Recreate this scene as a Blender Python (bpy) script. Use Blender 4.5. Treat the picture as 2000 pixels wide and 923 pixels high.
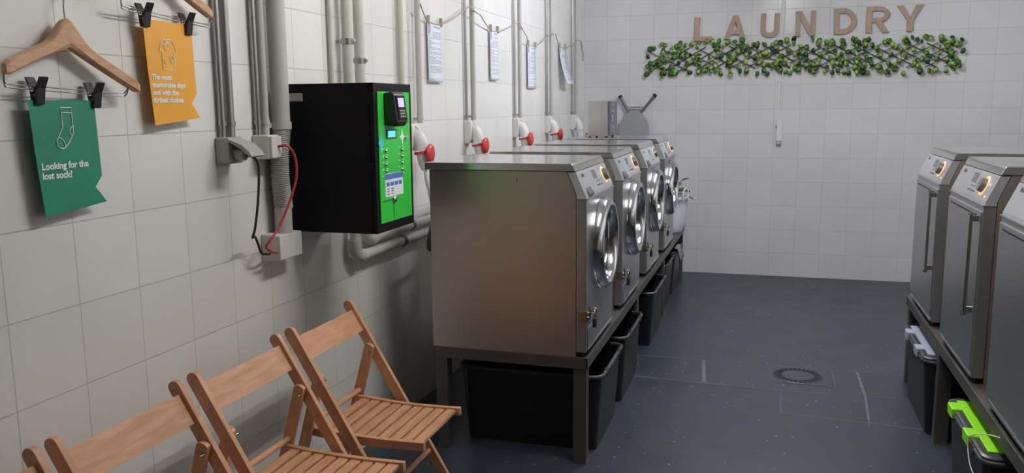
import bpy, bmesh, math, random
from mathutils import Vector, Matrix
random.seed(7)
sc = bpy.context.scene
for o in list(bpy.data.objects): bpy.data.objects.remove(o)
COL = sc.collection

# ------------------------------------------------------------------ camera
YAW, PITCH, ROLL, FPX = -0.3010, -0.1544, -0.0097, 1631.77
CAM = Vector((1.6629, 0.0, 1.4751))
fw = Vector((math.sin(YAW)*math.cos(PITCH), math.cos(YAW)*math.cos(PITCH), math.sin(PITCH)))
r0 = Vector((math.cos(YAW), -math.sin(YAW), 0)); u0 = r0.cross(fw)
cr, sr = math.cos(ROLL), math.sin(ROLL)
rt = r0*cr + u0*sr; up = u0*cr - r0*sr
cd = bpy.data.cameras.new('camera'); cam = bpy.data.objects.new('camera', cd); COL.objects.link(cam)
cam.matrix_world = Matrix(((rt.x, up.x, -fw.x, CAM.x), (rt.y, up.y, -fw.y, CAM.y), (rt.z, up.z, -fw.z, CAM.z), (0, 0, 0, 1)))
cd.sensor_width = 36; cd.lens = FPX*36/2000; cd.clip_start = .02
sc.camera = cam

# ------------------------------------------------------------------ world, exposure, light settings
w = bpy.data.worlds.new('world'); sc.world = w; w.use_nodes = True
w.node_tree.nodes['Background'].inputs[0].default_value = (.75, .82, 1, 1)
w.node_tree.nodes['Background'].inputs[1].default_value = .25
sc.view_settings.view_transform = 'Standard'; sc.view_settings.look = 'None'
sc.view_settings.gamma = 1; sc.view_settings.use_curve_mapping = False
sc.view_settings.exposure = 0.0
TUBE_STRENGTH = 60.0
CEIL = 2.78
FIXTURES = [(1.72, 5.40, 'over the far half of the aisle', .82, (.90, .92, 1.0)),
            (1.72, 2.70, 'over the near half of the aisle', .55, (1.0, .977, .93))]

# ------------------------------------------------------------------ helpers
class MB:
    def __init__(s): s.v = []; s.f = []; s.sm = []
    def add(s, vs, fs, smooth=False, M=None):
        n = len(s.v)
        for p in vs:
            p = Vector(p); s.v.append(M @ p if M else p)
        for f in fs: s.f.append([i+n for i in f]); s.sm.append(smooth)
        return s
    def bm(s, bm, smooth=False, M=None):
        bm.verts.ensure_lookup_table(); bm.verts.index_update()
        s.add([v.co.copy() for v in bm.verts], [[v.index for v in f.verts] for f in bm.faces], smooth, M); bm.free(); return s
    def box(s, a, b, bev=0.0, M=None, seg=2):
        lo = [min(a[i], b[i]) for i in range(3)]; hi = [max(a[i], b[i]) for i in range(3)]
        bm = bmesh.new(); bmesh.ops.create_cube(bm, size=1)
        for v in bm.verts: v.co = Vector([lo[i] if v.co[i] < 0 else hi[i] for i in range(3)])
        if bev: bmesh.ops.bevel(bm, geom=list(bm.edges), offset=min(bev, .49*min(hi[i]-lo[i] for i in range(3))), segments=seg, affect='EDGES', profile=.6)
        return s.bm(bm, False, M)
    def prism(s, poly, axis, a, b, bev=0.0, M=None, seg=2):
        # poly: 2D points in the two remaining axes (in x,y,z order), extruded along axis a..b
        def P(p, t):
            q = list(p); q.insert(axis, t); return Vector(q)
        bm = bmesh.new()
        A = [bm.verts.new(P(p, a)) for p in poly]; B = [bm.verts.new(P(p, b)) for p in poly]
        n = len(poly)
        bm.faces.new(A[::-1]); bm.faces.new(B)
        for i in range(n): bm.faces.new([A[i], A[(i+1) % n], B[(i+1) % n], B[i]])
        bmesh.ops.recalc_face_normals(bm, faces=list(bm.faces))
        if bev: bmesh.ops.bevel(bm, geom=list(bm.edges), offset=bev, segments=seg, affect='EDGES', profile=.6)
        if n > 4: bmesh.ops.triangulate(bm, faces=[f for f in bm.faces if len(f.verts) > 4])
        return s.bm(bm, False, M)
    def tube(s, pts, r, seg=12, caps=True, closed=False, M=None):
        pts = [Vector(p) for p in pts]; n = len(pts)
        rs = r if isinstance(r, (list, tuple)) else [r]*n
        vs = []; fs = []; nrm = None
        for i, p in enumerate(pts):
            if closed: t = pts[(i+1) % n]-pts[i-1]
            elif i == 0: t = pts[1]-p
            elif i == n-1: t = p-pts[i-1]
            else: t = (pts[i+1]-p).normalized()+(p-pts[i-1]).normalized()
            t = t.normalized() if t.length > 1e-9 else Vector((0, 0, 1))
            if nrm is None:
                nrm = t.cross(Vector((0, 0, 1)) if abs(t.z) < .9 else Vector((1, 0, 0))).normalized()
            else:
                nrm = (nrm-t*nrm.dot(t)).normalized()
            bn = t.cross(nrm)
            for k in range(seg):
                a = 2*math.pi*k/seg
                vs.append(p+(nrm*math.cos(a)+bn*math.sin(a))*rs[i])
        m = n if closed else n-1
        for i in range(m):
            for k in range(seg):
                j = (i+1) % n; l = (k+1) % seg
                fs.append([i*seg+k, i*seg+l, j*seg+l, j*seg+k])
        s.add(vs, fs, True, M)
        if caps and not closed:
            s.add(vs[:seg], [list(range(seg))[::-1]], False, M); s.add(vs[-seg:], [list(range(seg))], False, M)
        return s
    def cyl(s, a, b, r, seg=20, r2=None): return s.tube([a, b], [r, r if r2 is None else r2], seg)
    def lathe(s, prof, origin, axis='z', seg=40, smooth=True, M=None):
        # prof: (radius, height)
        vs = []; fs = []; n = len(prof); o = Vector(origin)
        for (r, h) in prof:
            for k in range(seg):
                a = 2*math.pi*k/seg; c, q = math.cos(a)*r, math.sin(a)*r
                vs.append(o+(Vector((h, c, q)) if axis == 'x' else Vector((c, h, q)) if axis == 'y' else Vector((c, q, h))))
        for i in range(n-1):
            for k in range(seg):
                l = (k+1) % seg; fs.append([i*seg+k, i*seg+l, (i+1)*seg+l, (i+1)*seg+k])
        if prof[0][0] > 1e-6: pass
        return s.add(vs, fs, smooth, M)
    def build(s, name, mat, parent=None, origin=None, crease=None):
        me = bpy.data.meshes.new(name)
        off = Vector((0, 0, 0))
        if parent is not None: off = world_loc(parent)
        if origin is not None: off = Vector(origin)
        me.from_pydata([tuple(p-off) for p in s.v], [], s.f)
        me.materials.append(mat)
        me.validate(clean_customdata=False)
        bm = bmesh.new(); bm.from_mesh(me); bmesh.ops.recalc_face_normals(bm, faces=list(bm.faces))
        bm.to_mesh(me); bm.free()
        if len(me.polygons) == len(s.sm):
            for p, q in zip(me.polygons, s.sm): p.use_smooth = q
        o = bpy.data.objects.new(name, me); COL.objects.link(o)
        if parent is not None:
            o.parent = parent
            if origin is not None: o.location = off-world_loc(parent)
        else: o.location = off
        return o
def world_loc(o):
    l = Vector(o.location); p = o.parent
    while p: l = l+Vector(p.location); p = p.parent
    return l
def tag(o, label, cat, group=None, kind=None):
    if label: o['label'] = label
    if cat: o['category'] = cat
    if group: o['group'] = group
    if kind: o['kind'] = kind
    return o
def thing(name, loc, label, cat, group=None):
    o = bpy.data.objects.new(name, None); COL.objects.link(o); o.location = loc; o.empty_display_size = .1
    return tag(o, label, cat, group)
def struct(name, mb, mat, origin=(0, 0, 0)):
    o = mb.build(name, mat, origin=origin); o['kind'] = 'structure'; return o
def copy_tree(o, parent=None):
    c = o.copy(); COL.objects.link(c)
    if parent is not None: c.parent = parent
    for ch in list(o.children): copy_tree(ch, c)
    return c
def find(o, n):
    for ch in o.children:
        if ch.name.split('.')[0] == n: return ch
def text_mesh(s, size, depth=.0004, offset=0.0, align='LEFT', line=1.0):
    cu = bpy.data.curves.new('txt', 'FONT'); cu.body = s; cu.size = size; cu.extrude = depth; cu.offset = offset
    cu.align_x = align; cu.space_line = line; cu.resolution_u = 3
    ob = bpy.data.objects.new('txt', cu); COL.objects.link(ob)
    dg = bpy.context.evaluated_depsgraph_get(); dg.update()
    me = bpy.data.meshes.new_from_object(ob.evaluated_get(dg))
    vs = [v.co.copy() for v in me.vertices]; fs = [list(p.vertices) for p in me.polygons]
    bpy.data.objects.remove(ob); bpy.data.curves.remove(cu); bpy.data.meshes.remove(me)
    return vs, fs
def smooth_path(pts, n=8):
    pts = [Vector(p) for p in pts]; out = []
    P = [pts[0]]+pts+[pts[-1]]
    for i in range(1, len(P)-2):
        for k in range(n):
            t = k/n
            out.append(.5*((2*P[i])+(-P[i-1]+P[i+1])*t+(2*P[i-1]-5*P[i]+4*P[i+1]-P[i+2])*t*t+(-P[i-1]+3*P[i]-3*P[i+1]+P[i+2])*t**3))
    out.append(pts[-1]); return out

# ------------------------------------------------------------------ materials
def mat(name, col, rough=.5, metal=0.0, spec=.5, emit=None, es=0, noise=0.0, nscale=8.0, stretch=(1, 1, 1), bump=0.0, rn=0.0, coat=0.0, trans=0.0):
    m = bpy.data.materials.new(name); m.use_nodes = True; nt = m.node_tree; b = nt.nodes['Principled BSDF']
    b.inputs['Base Color'].default_value = (*col, 1); b.inputs['Roughness'].default_value = rough
    b.inputs['Metallic'].default_value = metal; b.inputs['Specular IOR Level'].default_value = spec
    b.inputs['Coat Weight'].default_value = coat
    if trans: b.inputs['Transmission Weight'].default_value = trans
    if emit: b.inputs['Emission Color'].default_value = (*emit, 1); b.inputs['Emission Strength'].default_value = es
    tc = nt.nodes.new('ShaderNodeTexCoord'); mp = nt.nodes.new('ShaderNodeMapping'); nt.links.new(tc.outputs['Object'], mp.inputs[0])
    mp.inputs['Scale'].default_value = stretch
    nz = nt.nodes.new('ShaderNodeTexNoise'); nz.inputs['Scale'].default_value = nscale; nz.inputs['Detail'].default_value = 5
    nt.links.new(mp.outputs[0], nz.inputs['Vector'])
    if noise:
        r = nt.nodes.new('ShaderNodeMapRange'); r.inputs['From Min'].default_value = .25; r.inputs['From Max'].default_value = .75
        r.inputs['To Min'].default_value = 1-noise; r.inputs['To Max'].default_value = 1+noise
        nt.links.new(nz.outputs[0], r.inputs[0])
        mx = nt.nodes.new('ShaderNodeMix'); mx.data_type = 'RGBA'; mx.blend_type = 'MULTIPLY'; mx.inputs[0].default_value = 1
        mx.inputs[6].default_value = (*col, 1); nt.links.new(r.outputs[0], mx.inputs[7]); nt.links.new(mx.outputs[2], b.inputs['Base Color'])
    if rn:
        r = nt.nodes.new('ShaderNodeMapRange'); r.inputs['From Min'].default_value = .3; r.inputs['From Max'].default_value = .7
        r.inputs['To Min'].default_value = max(0, rough-rn); r.inputs['To Max'].default_value = rough+rn
        nt.links.new(nz.outputs[0], r.inputs[0]); nt.links.new(r.outputs[0], b.inputs['Roughness'])
    if bump:
        bp = nt.nodes.new('ShaderNodeBump'); bp.inputs['Strength'].default_value = bump; bp.inputs['Distance'].default_value = .002
        nt.links.new(nz.outputs[0], bp.inputs['Height']); nt.links.new(bp.outputs[0], b.inputs['Normal'])
    return m

def tile_mat(name, col, grout, axes, offs, size, rough=.2, tilt=.012):
    """glazed square tiles on a wall; axes = which object axes run along / up the wall"""
    m = bpy.data.materials.new(name); m.use_nodes = True; nt = m.node_tree; N = nt.nodes; L = nt.links
    b = N['Principled BSDF']
    tc = N.new('ShaderNodeTexCoord'); sp = N.new('ShaderNodeSeparateXYZ'); L.new(tc.outputs['Object'], sp.inputs[0])
    cb = N.new('ShaderNodeCombineXYZ')
    for k in range(2):
        a = N.new('ShaderNodeMath'); a.operation = 'SUBTRACT'; L.new(sp.outputs[axes[k]], a.inputs[0]); a.inputs[1].default_value = offs[k]-20*size[k]
        L.new(a.outputs[0], cb.inputs[k])
    br = N.new('ShaderNodeTexBrick'); br.offset = 0; br.squash = 1
    br.inputs['Scale'].default_value = 1; br.inputs['Mortar Size'].default_value = .0016; br.inputs['Mortar Smooth'].default_value = .25
    br.inputs['Brick Width'].default_value = size[0]; br.inputs['Row Height'].default_value = size[1]; br.inputs['Bias'].default_value = 0
    br.inputs['Color1'].default_value = (*[c*.97 for c in col], 1); br.inputs['Color2'].default_value = (*[min(1, c*1.03) for c in col], 1)
    br.inputs['Mortar'].default_value = (*grout, 1)
    L.new(cb.outputs[0], br.inputs['Vector'])
    # faint dirt
    nz = N.new('ShaderNodeTexNoise'); nz.inputs['Scale'].default_value = 2.2; nz.inputs['Detail'].default_value = 6; L.new(tc.outputs['Object'], nz.inputs['Vector'])
    mr = N.new('ShaderNodeMapRange'); mr.inputs['From Min'].default_value = .3; mr.inputs['From Max'].default_value = .7; mr.inputs['To Min'].default_value = .95; mr.inputs['To Max'].default_value = 1.03
    L.new(nz.outputs[0], mr.inputs[0])
    mx = N.new('ShaderNodeMix'); mx.data_type = 'RGBA'; mx.blend_type = 'MULTIPLY'; mx.inputs[0].default_value = 1
    L.new(br.outputs['Color'], mx.inputs[6]); L.new(mr.outputs[0], mx.inputs[7]); L.new(mx.outputs[2], b.inputs['Base Color'])
    rr = N.new('ShaderNodeMapRange'); rr.inputs['To Min'].default_value = rough; rr.inputs['To Max'].default_value = .8
    L.new(br.outputs['Fac'], rr.inputs[0]); L.new(rr.outputs[0], b.inputs['Roughness'])
    # grooves + a gentle waviness of the glaze
    bp = N.new('ShaderNodeBump'); bp.invert = True; bp.inputs['Distance'].default_value = .0012; bp.inputs['Strength'].default_value = .8
    L.new(br.outputs['Fac'], bp.inputs['Height'])
    n2 = N.new('ShaderNodeTexNoise'); n2.inputs['Scale'].default_value = 14; n2.inputs['Detail'].default_value = 1; L.new(tc.outputs['Object'], n2.inputs['Vector'])
    b2 = N.new('ShaderNodeBump'); b2.inputs['Distance'].default_value = .004; b2.inputs['Strength'].default_value = .12
    L.new(n2.outputs[0], b2.inputs['Height']); L.new(bp.outputs[0], b2.inputs['Normal'])
    # every tile sits at its own very slight tilt
    dv = N.new('ShaderNodeVectorMath'); dv.operation = 'DIVIDE'; L.new(cb.outputs[0], dv.inputs[0]); dv.inputs[1].default_value = (size[0], size[1], 1)
    fl = N.new('ShaderNodeVectorMath'); fl.operation = 'FLOOR'; L.new(dv.outputs[0], fl.inputs[0])
    wn = N.new('ShaderNodeTexWhiteNoise'); wn.noise_dimensions = '2D'; L.new(fl.outputs[0], wn.inputs['Vector'])
    s1 = N.new('ShaderNodeVectorMath'); s1.operation = 'SUBTRACT'; L.new(wn.outputs['Color'], s1.inputs[0]); s1.inputs[1].default_value = (.5, .5, .5)
    s2 = N.new('ShaderNodeVectorMath'); s2.operation = 'SCALE'; L.new(s1.outputs[0], s2.inputs[0]); s2.inputs['Scale'].default_value = tilt*2
    ad = N.new('ShaderNodeVectorMath'); ad.operation = 'ADD'; L.new(b2.outputs[0], ad.inputs[0]); L.new(s2.outputs[0], ad.inputs[1])
    nm = N.new('ShaderNodeVectorMath'); nm.operation = 'NORMALIZE'; L.new(ad.outputs[0], nm.inputs[0]); L.new(nm.outputs[0], b.inputs['Normal'])
    return m

def floor_mat():
    m = bpy.data.materials.new('speckled_floor'); m.use_nodes = True; nt = m.node_tree; N = nt.nodes; L = nt.links; b = N['Principled BSDF']
    tc = N.new('ShaderNodeTexCoord')
    nz = N.new('ShaderNodeTexNoise'); nz.inputs['Scale'].default_value = 4; nz.inputs['Detail'].default_value = 12; nz.inputs['Roughness'].default_value = .78; L.new(tc.outputs['Object'], nz.inputs['Vector'])
    cr_ = N.new('ShaderNodeValToRGB'); cr_.color_ramp.elements[0].position = .3; cr_.color_ramp.elements[1].position = .72
    cr_.color_ramp.elements[0].color = (.016, .022, .032, 1); cr_.color_ramp.elements[1].color = (.040, .048, .065, 1); L.new(nz.outputs[0], cr_.inputs[0])
    # fine grain
    g = N.new('ShaderNodeTexNoise'); g.inputs['Scale'].default_value = 160; g.inputs['Detail'].default_value = 3; L.new(tc.outputs['Object'], g.inputs['Vector'])
    gr = N.new('ShaderNodeMapRange'); gr.inputs['From Min'].default_value = .3; gr.inputs['From Max'].default_value = .7; gr.inputs['To Min'].default_value = .7; gr.inputs['To Max'].default_value = 1.35; L.new(g.outputs[0], gr.inputs[0])
    mx = N.new('ShaderNodeMix'); mx.data_type = 'RGBA'; mx.blend_type = 'MULTIPLY'; mx.inputs[0].default_value = 1; L.new(cr_.outputs[0], mx.inputs[6]); L.new(gr.outputs[0], mx.inputs[7])
    # pale chips
    vo = N.new('ShaderNodeTexVoronoi'); vo.inputs['Scale'].default_value = 26; L.new(tc.outputs['Object'], vo.inputs['Vector'])
    lt = N.new('ShaderNodeMapRange'); lt.inputs['From Min'].default_value = .08; lt.inputs['From Max'].default_value = .13; lt.inputs['To Min'].default_value = 1; lt.inputs['To Max'].default_value = 0; L.new(vo.outputs['Distance'], lt.inputs[0])
    sx = N.new('ShaderNodeSeparateXYZ'); L.new(vo.outputs['Color'], sx.inputs[0])
    th = N.new('ShaderNodeMapRange'); th.inputs['From Min'].default_value = .45; th.inputs['From Max'].default_value = 1; L.new(sx.outputs[0], th.inputs[0])
    ml = N.new('ShaderNodeMath'); ml.operation = 'MULTIPLY'; L.new(lt.outputs[0], ml.inputs[0]); L.new(th.outputs[0], ml.inputs[1])
    m2 = N.new('ShaderNodeMix'); m2.data_type = 'RGBA'; L.new(ml.outputs[0], m2.inputs[0]); L.new(mx.outputs[2], m2.inputs[6]); m2.inputs[7].default_value = (.55, .56, .58, 1)
    L.new(m2.outputs[2], b.inputs['Base Color'])
    rr = N.new('ShaderNodeMapRange'); rr.inputs['From Min'].default_value = .3; rr.inputs['From Max'].default_value = .7; rr.inputs['To Min'].default_value = .30; rr.inputs['To Max'].default_value = .46
    L.new(nz.outputs[0], rr.inputs[0]); L.new(rr.outputs[0], b.inputs['Roughness'])
    bp = N.new('ShaderNodeBump'); bp.inputs['Distance'].default_value = .0006; bp.inputs['Strength'].default_value = .4; L.new(g.outputs[0], bp.inputs['Height']); L.new(bp.outputs[0], b.inputs['Normal'])
    b.inputs['Specular IOR Level'].default_value = .4
    return m

def wood_mat(name, c1, c2, axis=(1, 1, 1), rough=.45):
    m = bpy.data.materials.new(name); m.use_nodes = True; nt = m.node_tree; N = nt.nodes; L = nt.links; b = N['Principled BSDF']
    tc = N.new('ShaderNodeTexCoord'); mp = N.new('ShaderNodeMapping'); mp.inputs['Scale'].default_value = axis; L.new(tc.outputs['Object'], mp.inputs[0])
    oi = N.new('ShaderNodeObjectInfo'); L.new(oi.outputs['Random'], mp.inputs['Location'])
    nz = N.new('ShaderNodeTexNoise'); nz.inputs['Scale'].default_value = 6; nz.inputs['Detail'].default_value = 7; nz.inputs['Distortion'].default_value = .6; L.new(mp.outputs[0], nz.inputs['Vector'])
    cr_ = N.new('ShaderNodeValToRGB'); cr_.color_ramp.elements[0].position = .3; cr_.color_ramp.elements[1].position = .7
    cr_.color_ramp.elements[0].color = (*c1, 1); cr_.color_ramp.elements[1].color = (*c2, 1); L.new(nz.outputs[0], cr_.inputs[0]); L.new(cr_.outputs[0], b.inputs['Base Color'])
    b.inputs['Roughness'].default_value = rough
    bp = N.new('ShaderNodeBump'); bp.inputs['Distance'].default_value = .0005; bp.inputs['Strength'].default_value = .3; L.new(nz.outputs[0], bp.inputs['Height']); L.new(bp.outputs[0], b.inputs['Normal'])
    return m

M = {}
TWL, THL = .212, .2097
M['tile_left'] = tile_mat('white_glazed_tiles_left', (.81, .805, .78), (.55, .54, .52), (1, 2), (1.4407, 1.1986), (TWL, THL), rough=.22)
M['tile_back'] = tile_mat('white_glazed_tiles_back', (.70, .695, .69), (.56, .555, .55), (0, 2), (1.0596, 0.0), (.2043, .2043), rough=.16, tilt=.009)
M['floor'] = floor_mat()
M['ceiling'] = mat('ceiling_paint', (.72, .71, .69), .8, noise=.03)
M['rear'] = mat('brown_wall_paint', (.27, .19, .135), .7, noise=.1, nscale=2)
M['seam'] = mat('pale_seam_filler', (.115, .125, .14), .55, noise=.5, nscale=30)
M['steel_side'] = mat('stainless_sheet', (.56, .51, .46), .40, 1.0, noise=.07, nscale=3, stretch=(1, 1, .35))
M['steel_lid'] = mat('satin_steel_lid', (.54, .53, .515), .15, .8, noise=.04, nscale=4)
M['steel_frame'] = mat('brushed_steel_edge', (.50, .485, .46), .30, 1.0, noise=.05)
M['front'] = mat('silver_front_sheet', (.47, .475, .49), .33, .9, noise=.04, nscale=5, rn=.04)
M['fascia'] = mat('silver_grey_panel', (.52, .53, .56), .38, .45, noise=.02)
M['chrome'] = mat('chrome', (.72, .73, .76), .10, 1.0, noise=.02)
M['glass'] = mat('dark_door_glass', (.012, .013, .016), .06, 0, spec=.8, noise=.05)
M['display'] = mat('grey_display', (.16, .17, .19), .25, noise=.04)
M['print'] = mat('dark_print', (.10, .10, .13), .5, noise=.05)
M['dial'] = mat('dial_silver', (.42, .40, .38), .3, .8, noise=.04)
M['glow'] = mat('amber_lit_ring', (.9, .5, .2), .4, emit=(1.0, .55, .24), es=.8, noise=.05)
M['ringoff'] = mat('pale_dial_ring', (.80, .80, .80), .25, .3, noise=.04)
M['bench'] = mat('dull_steel_frame', (.15, .14, .13), .42, .75, noise=.10, nscale=6, rn=.06)
M['blackplastic'] = mat('black_tub_plastic', (.008, .0085, .011), .38, noise=.1, nscale=12)
M['rimplastic'] = mat('grey_black_rim_plastic', (.045, .048, .055), .35, noise=.08)
M['lime'] = mat('lime_plastic', (.32, .85, .02), .4, noise=.03)
M['lilac'] = mat('pale_lilac_plastic', (.42, .45, .56), .4, noise=.03)
M['boxblack'] = mat('black_powder_coat', (.0045, .004, .005), .6, spec=.18, noise=.08, nscale=30)
M['green'] = mat('bright_green_panel', (.035, .56, .055), .35, noise=.03)
M['lcd'] = mat('cyan_lit_display', (.1, .5, .9), .3, emit=(.10, .55, 1.0), es=1.3, noise=.03)
M['violet'] = mat('violet_lit_display', (.4, .35, .8), .3, emit=(.50, .40, .95), es=.9, noise=.03)
M['cyan'] = mat('flat_cyan', (.05, .62, .80), .35, noise=.06)
M['white'] = mat('white_plastic', (.72, .71, .68), .4, noise=.03)
M['whitepr'] = mat('white_print', (.86, .87, .84), .5, noise=.02)
M['blue'] = mat('blue_sticker', (.09, .19, .50), .4, noise=.04)
M['greyplastic'] = mat('grey_plastic', (.42, .41, .39), .45, noise=.04)
M['pvc'] = mat('cream_grey_pvc', (.56, .56, .50), .35, noise=.04)
M['conduit'] = mat('grey_pvc_conduit', (.50, .49, .47), .35, noise=.04)
M['steelpipe'] = mat('zinc_conduit', (.42, .41, .40), .32, .8, noise=.06)
M['red'] = mat('red_plastic', (.62, .05, .05), .35, noise=.05)
M['redcable'] = mat('red_cable', (.45, .045, .04), .4, noise=.05)
M['cable'] = mat('dark_cable', (.035, .025, .022), .45, noise=.05)
M['paper'] = mat('white_paper', (.80, .82, .90), .7, noise=.02)
M['ink'] = mat('grey_ink', (.36, .38, .46), .7, noise=.15, nscale=60)
M['flaggreen'] = mat('green_banner_card', (.012, .235, .13), .5, noise=.18, nscale=7)
M['flagorange'] = mat('orange_banner_card', (.86, .40, .035), .5, noise=.06, nscale=7)
M['film'] = mat('laminate_film', (.8, .82, .82), .15, noise=.02, trans=.85)
M['wire'] = mat('chromed_wire', (.55, .55, .55), .22, 1.0, noise=.04)
M['clip'] = mat('black_rubber_clip', (.02, .018, .02), .4, noise=.05)
M['hangerwood'] = wood_mat('hanger_beech', (.50, .27, .15), (.66, .40, .24), (1, 3, 14))
M['chairwood'] = wood_mat('chair_beech', (.50, .245, .130), (.68, .375, .22), (2, 2, 2))
M['chairwood_y'] = wood_mat('chair_beech_slat', (.50, .245, .130), (.68, .375, .22), (9, 1.2, 9))
M['letter'] = wood_mat('pale_mdf_letter', (.37, .27, .205), (.46, .34, .265), (8, 8, 1), .7)
M['rope'] = mat('jute_cord', (.42, .38, .30), .85, noise=.2, nscale=80)
M['peg'] = mat('wooden_peg', (.45, .38, .26), .7, noise=.1)
M['stick'] = mat('dark_trellis_stick', (.035, .055, .035), .6, noise=.2, nscale=20)
M['leafsteel'] = None
M['cloth'] = mat('white_quilted_cloth', (.72, .72, .82), .85, noise=.05, nscale=14, bump=.5)
M['greycloth'] = mat('grey_cloth', (.22, .21, .21), .9, noise=.1, nscale=18, bump=.5)
M['iron'] = mat('grey_board_cover', (.32, .325, .34), .6, noise=.03)
M['darksteel'] = mat('dark_steel_plate', (.045, .053, .07), .4, .3, noise=.15, nscale=12)
M['boardleg'] = mat('grey_board_leg', (.16, .16, .17), .4, .4, noise=.05)
M['drainblack'] = mat('drain_hole_black', (.004, .004, .005), .8, noise=.1)
M['foot'] = mat('dark_rubber_foot', (.03, .03, .03), .7, noise=.1)
M['brass'] = mat('worn_nickel_lock', (.50, .45, .38), .25, 1.0, noise=.12, nscale=30)
M['lockdark'] = mat('dark_padlock', (.10, .09, .09), .3, .8, noise=.1)
M['tube'] = mat('fluorescent_tube', (.9, .9, .9), .4, noise=.01)
def leaf_mat():
    m = bpy.data.materials.new('eucalyptus_leaf'); m.use_nodes = True; nt = m.node_tree; N = nt.nodes; L = nt.links; b = N['Principled BSDF']
    g = N.new('ShaderNodeNewGeometry'); cr_ = N.new('ShaderNodeValToRGB'); e = cr_.color_ramp.elements
    e[0].position = 0; e[0].color = (.025, .075, .025, 1); e[1].position = 1; e[1].color = (.42, .56, .14, 1)
    x = e.new(.35); x.color = (.09, .21, .045, 1); x = e.new(.7); x.color = (.22, .38, .07, 1)
    L.new(g.outputs['Random Per Island'], cr_.inputs[0]); L.new(cr_.outputs[0], b.inputs['Base Color']); b.inputs['Roughness'].default_value = .45
    return m
M['leaf'] = leaf_mat()
M['plantleaf'] = mat('dark_green_leaf', (.045, .13, .03), .35, noise=.45, nscale=9)

# ------------------------------------------------------------------ room shell
YB, XR, YF = 7.467, 3.75, -2.7
WT = .12
struct('floor', MB().box((-WT, YF-WT, -.1), (XR+WT, YB+WT, 0)), M['floor'])
struct('ceiling', MB().box((-WT, YF-WT, CEIL), (XR+WT, YB+WT, CEIL+.1)), M['ceiling'])
struct('wall_left', MB().box((-WT, YF, 0), (0, YB, CEIL)), M['tile_left'])
struct('wall_back', MB().box((0, YB, 0), (XR, YB+WT, CEIL)), M['tile_back'])
struct('wall_right', MB().box((XR, YF, 0), (XR+WT, YB, CEIL)), M['tile_left'])
struct('wall_front', MB().box((0, YF-WT, 0), (XR, YF, CEIL)), M['rear'])
# pale joints of the floor slabs round the drain
sm = MB()
def seam(x0, y0, x1, y1, wd=.008):
    a = Vector((x0, y0, 0)); b = Vector((x1, y1, 0)); d = (b-a).normalized(); n = Vector((-d.y, d.x, 0))*wd/2; z = Vector((0, 0, .0008))
    vs = [a-n, b-n, b+n, a+n]; sm.add(vs+[v+z for v in vs], [[0, 3, 2, 1], [4, 5, 6, 7], [0, 1, 5, 4], [1, 2, 6, 5], [2, 3, 7, 6], [3, 0, 4, 7]])
for s_ in [(.55, 4.83, 1.70, 4.835, .007), (1.70, 4.835, 3.2, 4.825, .006), (.95, 4.435, 1.74, 4.40, .008), (1.74, 4.40, 3.1, 4.475, .006), (1.33, 4.83, 1.36, 4.44, .02), (1.70, 4.83, 1.705, 4.52, .007), (2.03, 4.82, 2.03, 4.53, .005), (2.16, 4.83, 2.165, 4.43, .014), (2.165, 4.43, 2.145, 4.03, .010), (1.752, 4.375, 1.752, 4.07, .006), (1.752, 4.07, 2.4, 4.02, .006)]: seam(*s_)
struct('trim_1', sm, M['seam'])

# ------------------------------------------------------------------ ceiling lights
def ceiling_light(x, y, where, k, col, L_=1.25):
    t = thing('ceiling_light', (x, y, CEIL), 'white twin tube fluorescent ceiling light '+where, 'ceiling light', 'fluorescent lights on the ceiling')
    MB().prism([(x-.11, CEIL), (x+.11, CEIL), (x+.05, CEIL-.06), (x-.05, CEIL-.06)], 1, y-L_/2-.03, y+L_/2+.03, .003).build('housing', M['white'], t)
    em = M['tube'].copy(); b = em.node_tree.nodes['Principled BSDF']; b.inputs['Emission Color'].default_value = (*col, 1); b.inputs['Emission Strength'].default_value = TUBE_STRENGTH*k*3
    for s in (-1, 1):
        MB().cyl((x+s*.075, y-L_/2, CEIL-.075), (x+s*.075, y+L_/2, CEIL-.075), .015, 12).build('tube', em, t)
        for e in (-1, 1): MB().box((x+s*.06, y+e*L_/2-.012, CEIL-.095), (x+s*.09, y+e*L_/2+.012, CEIL-.03), .003).build('socket', M['white'], t)
for a in FIXTURES: ceiling_light(*a)

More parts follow.
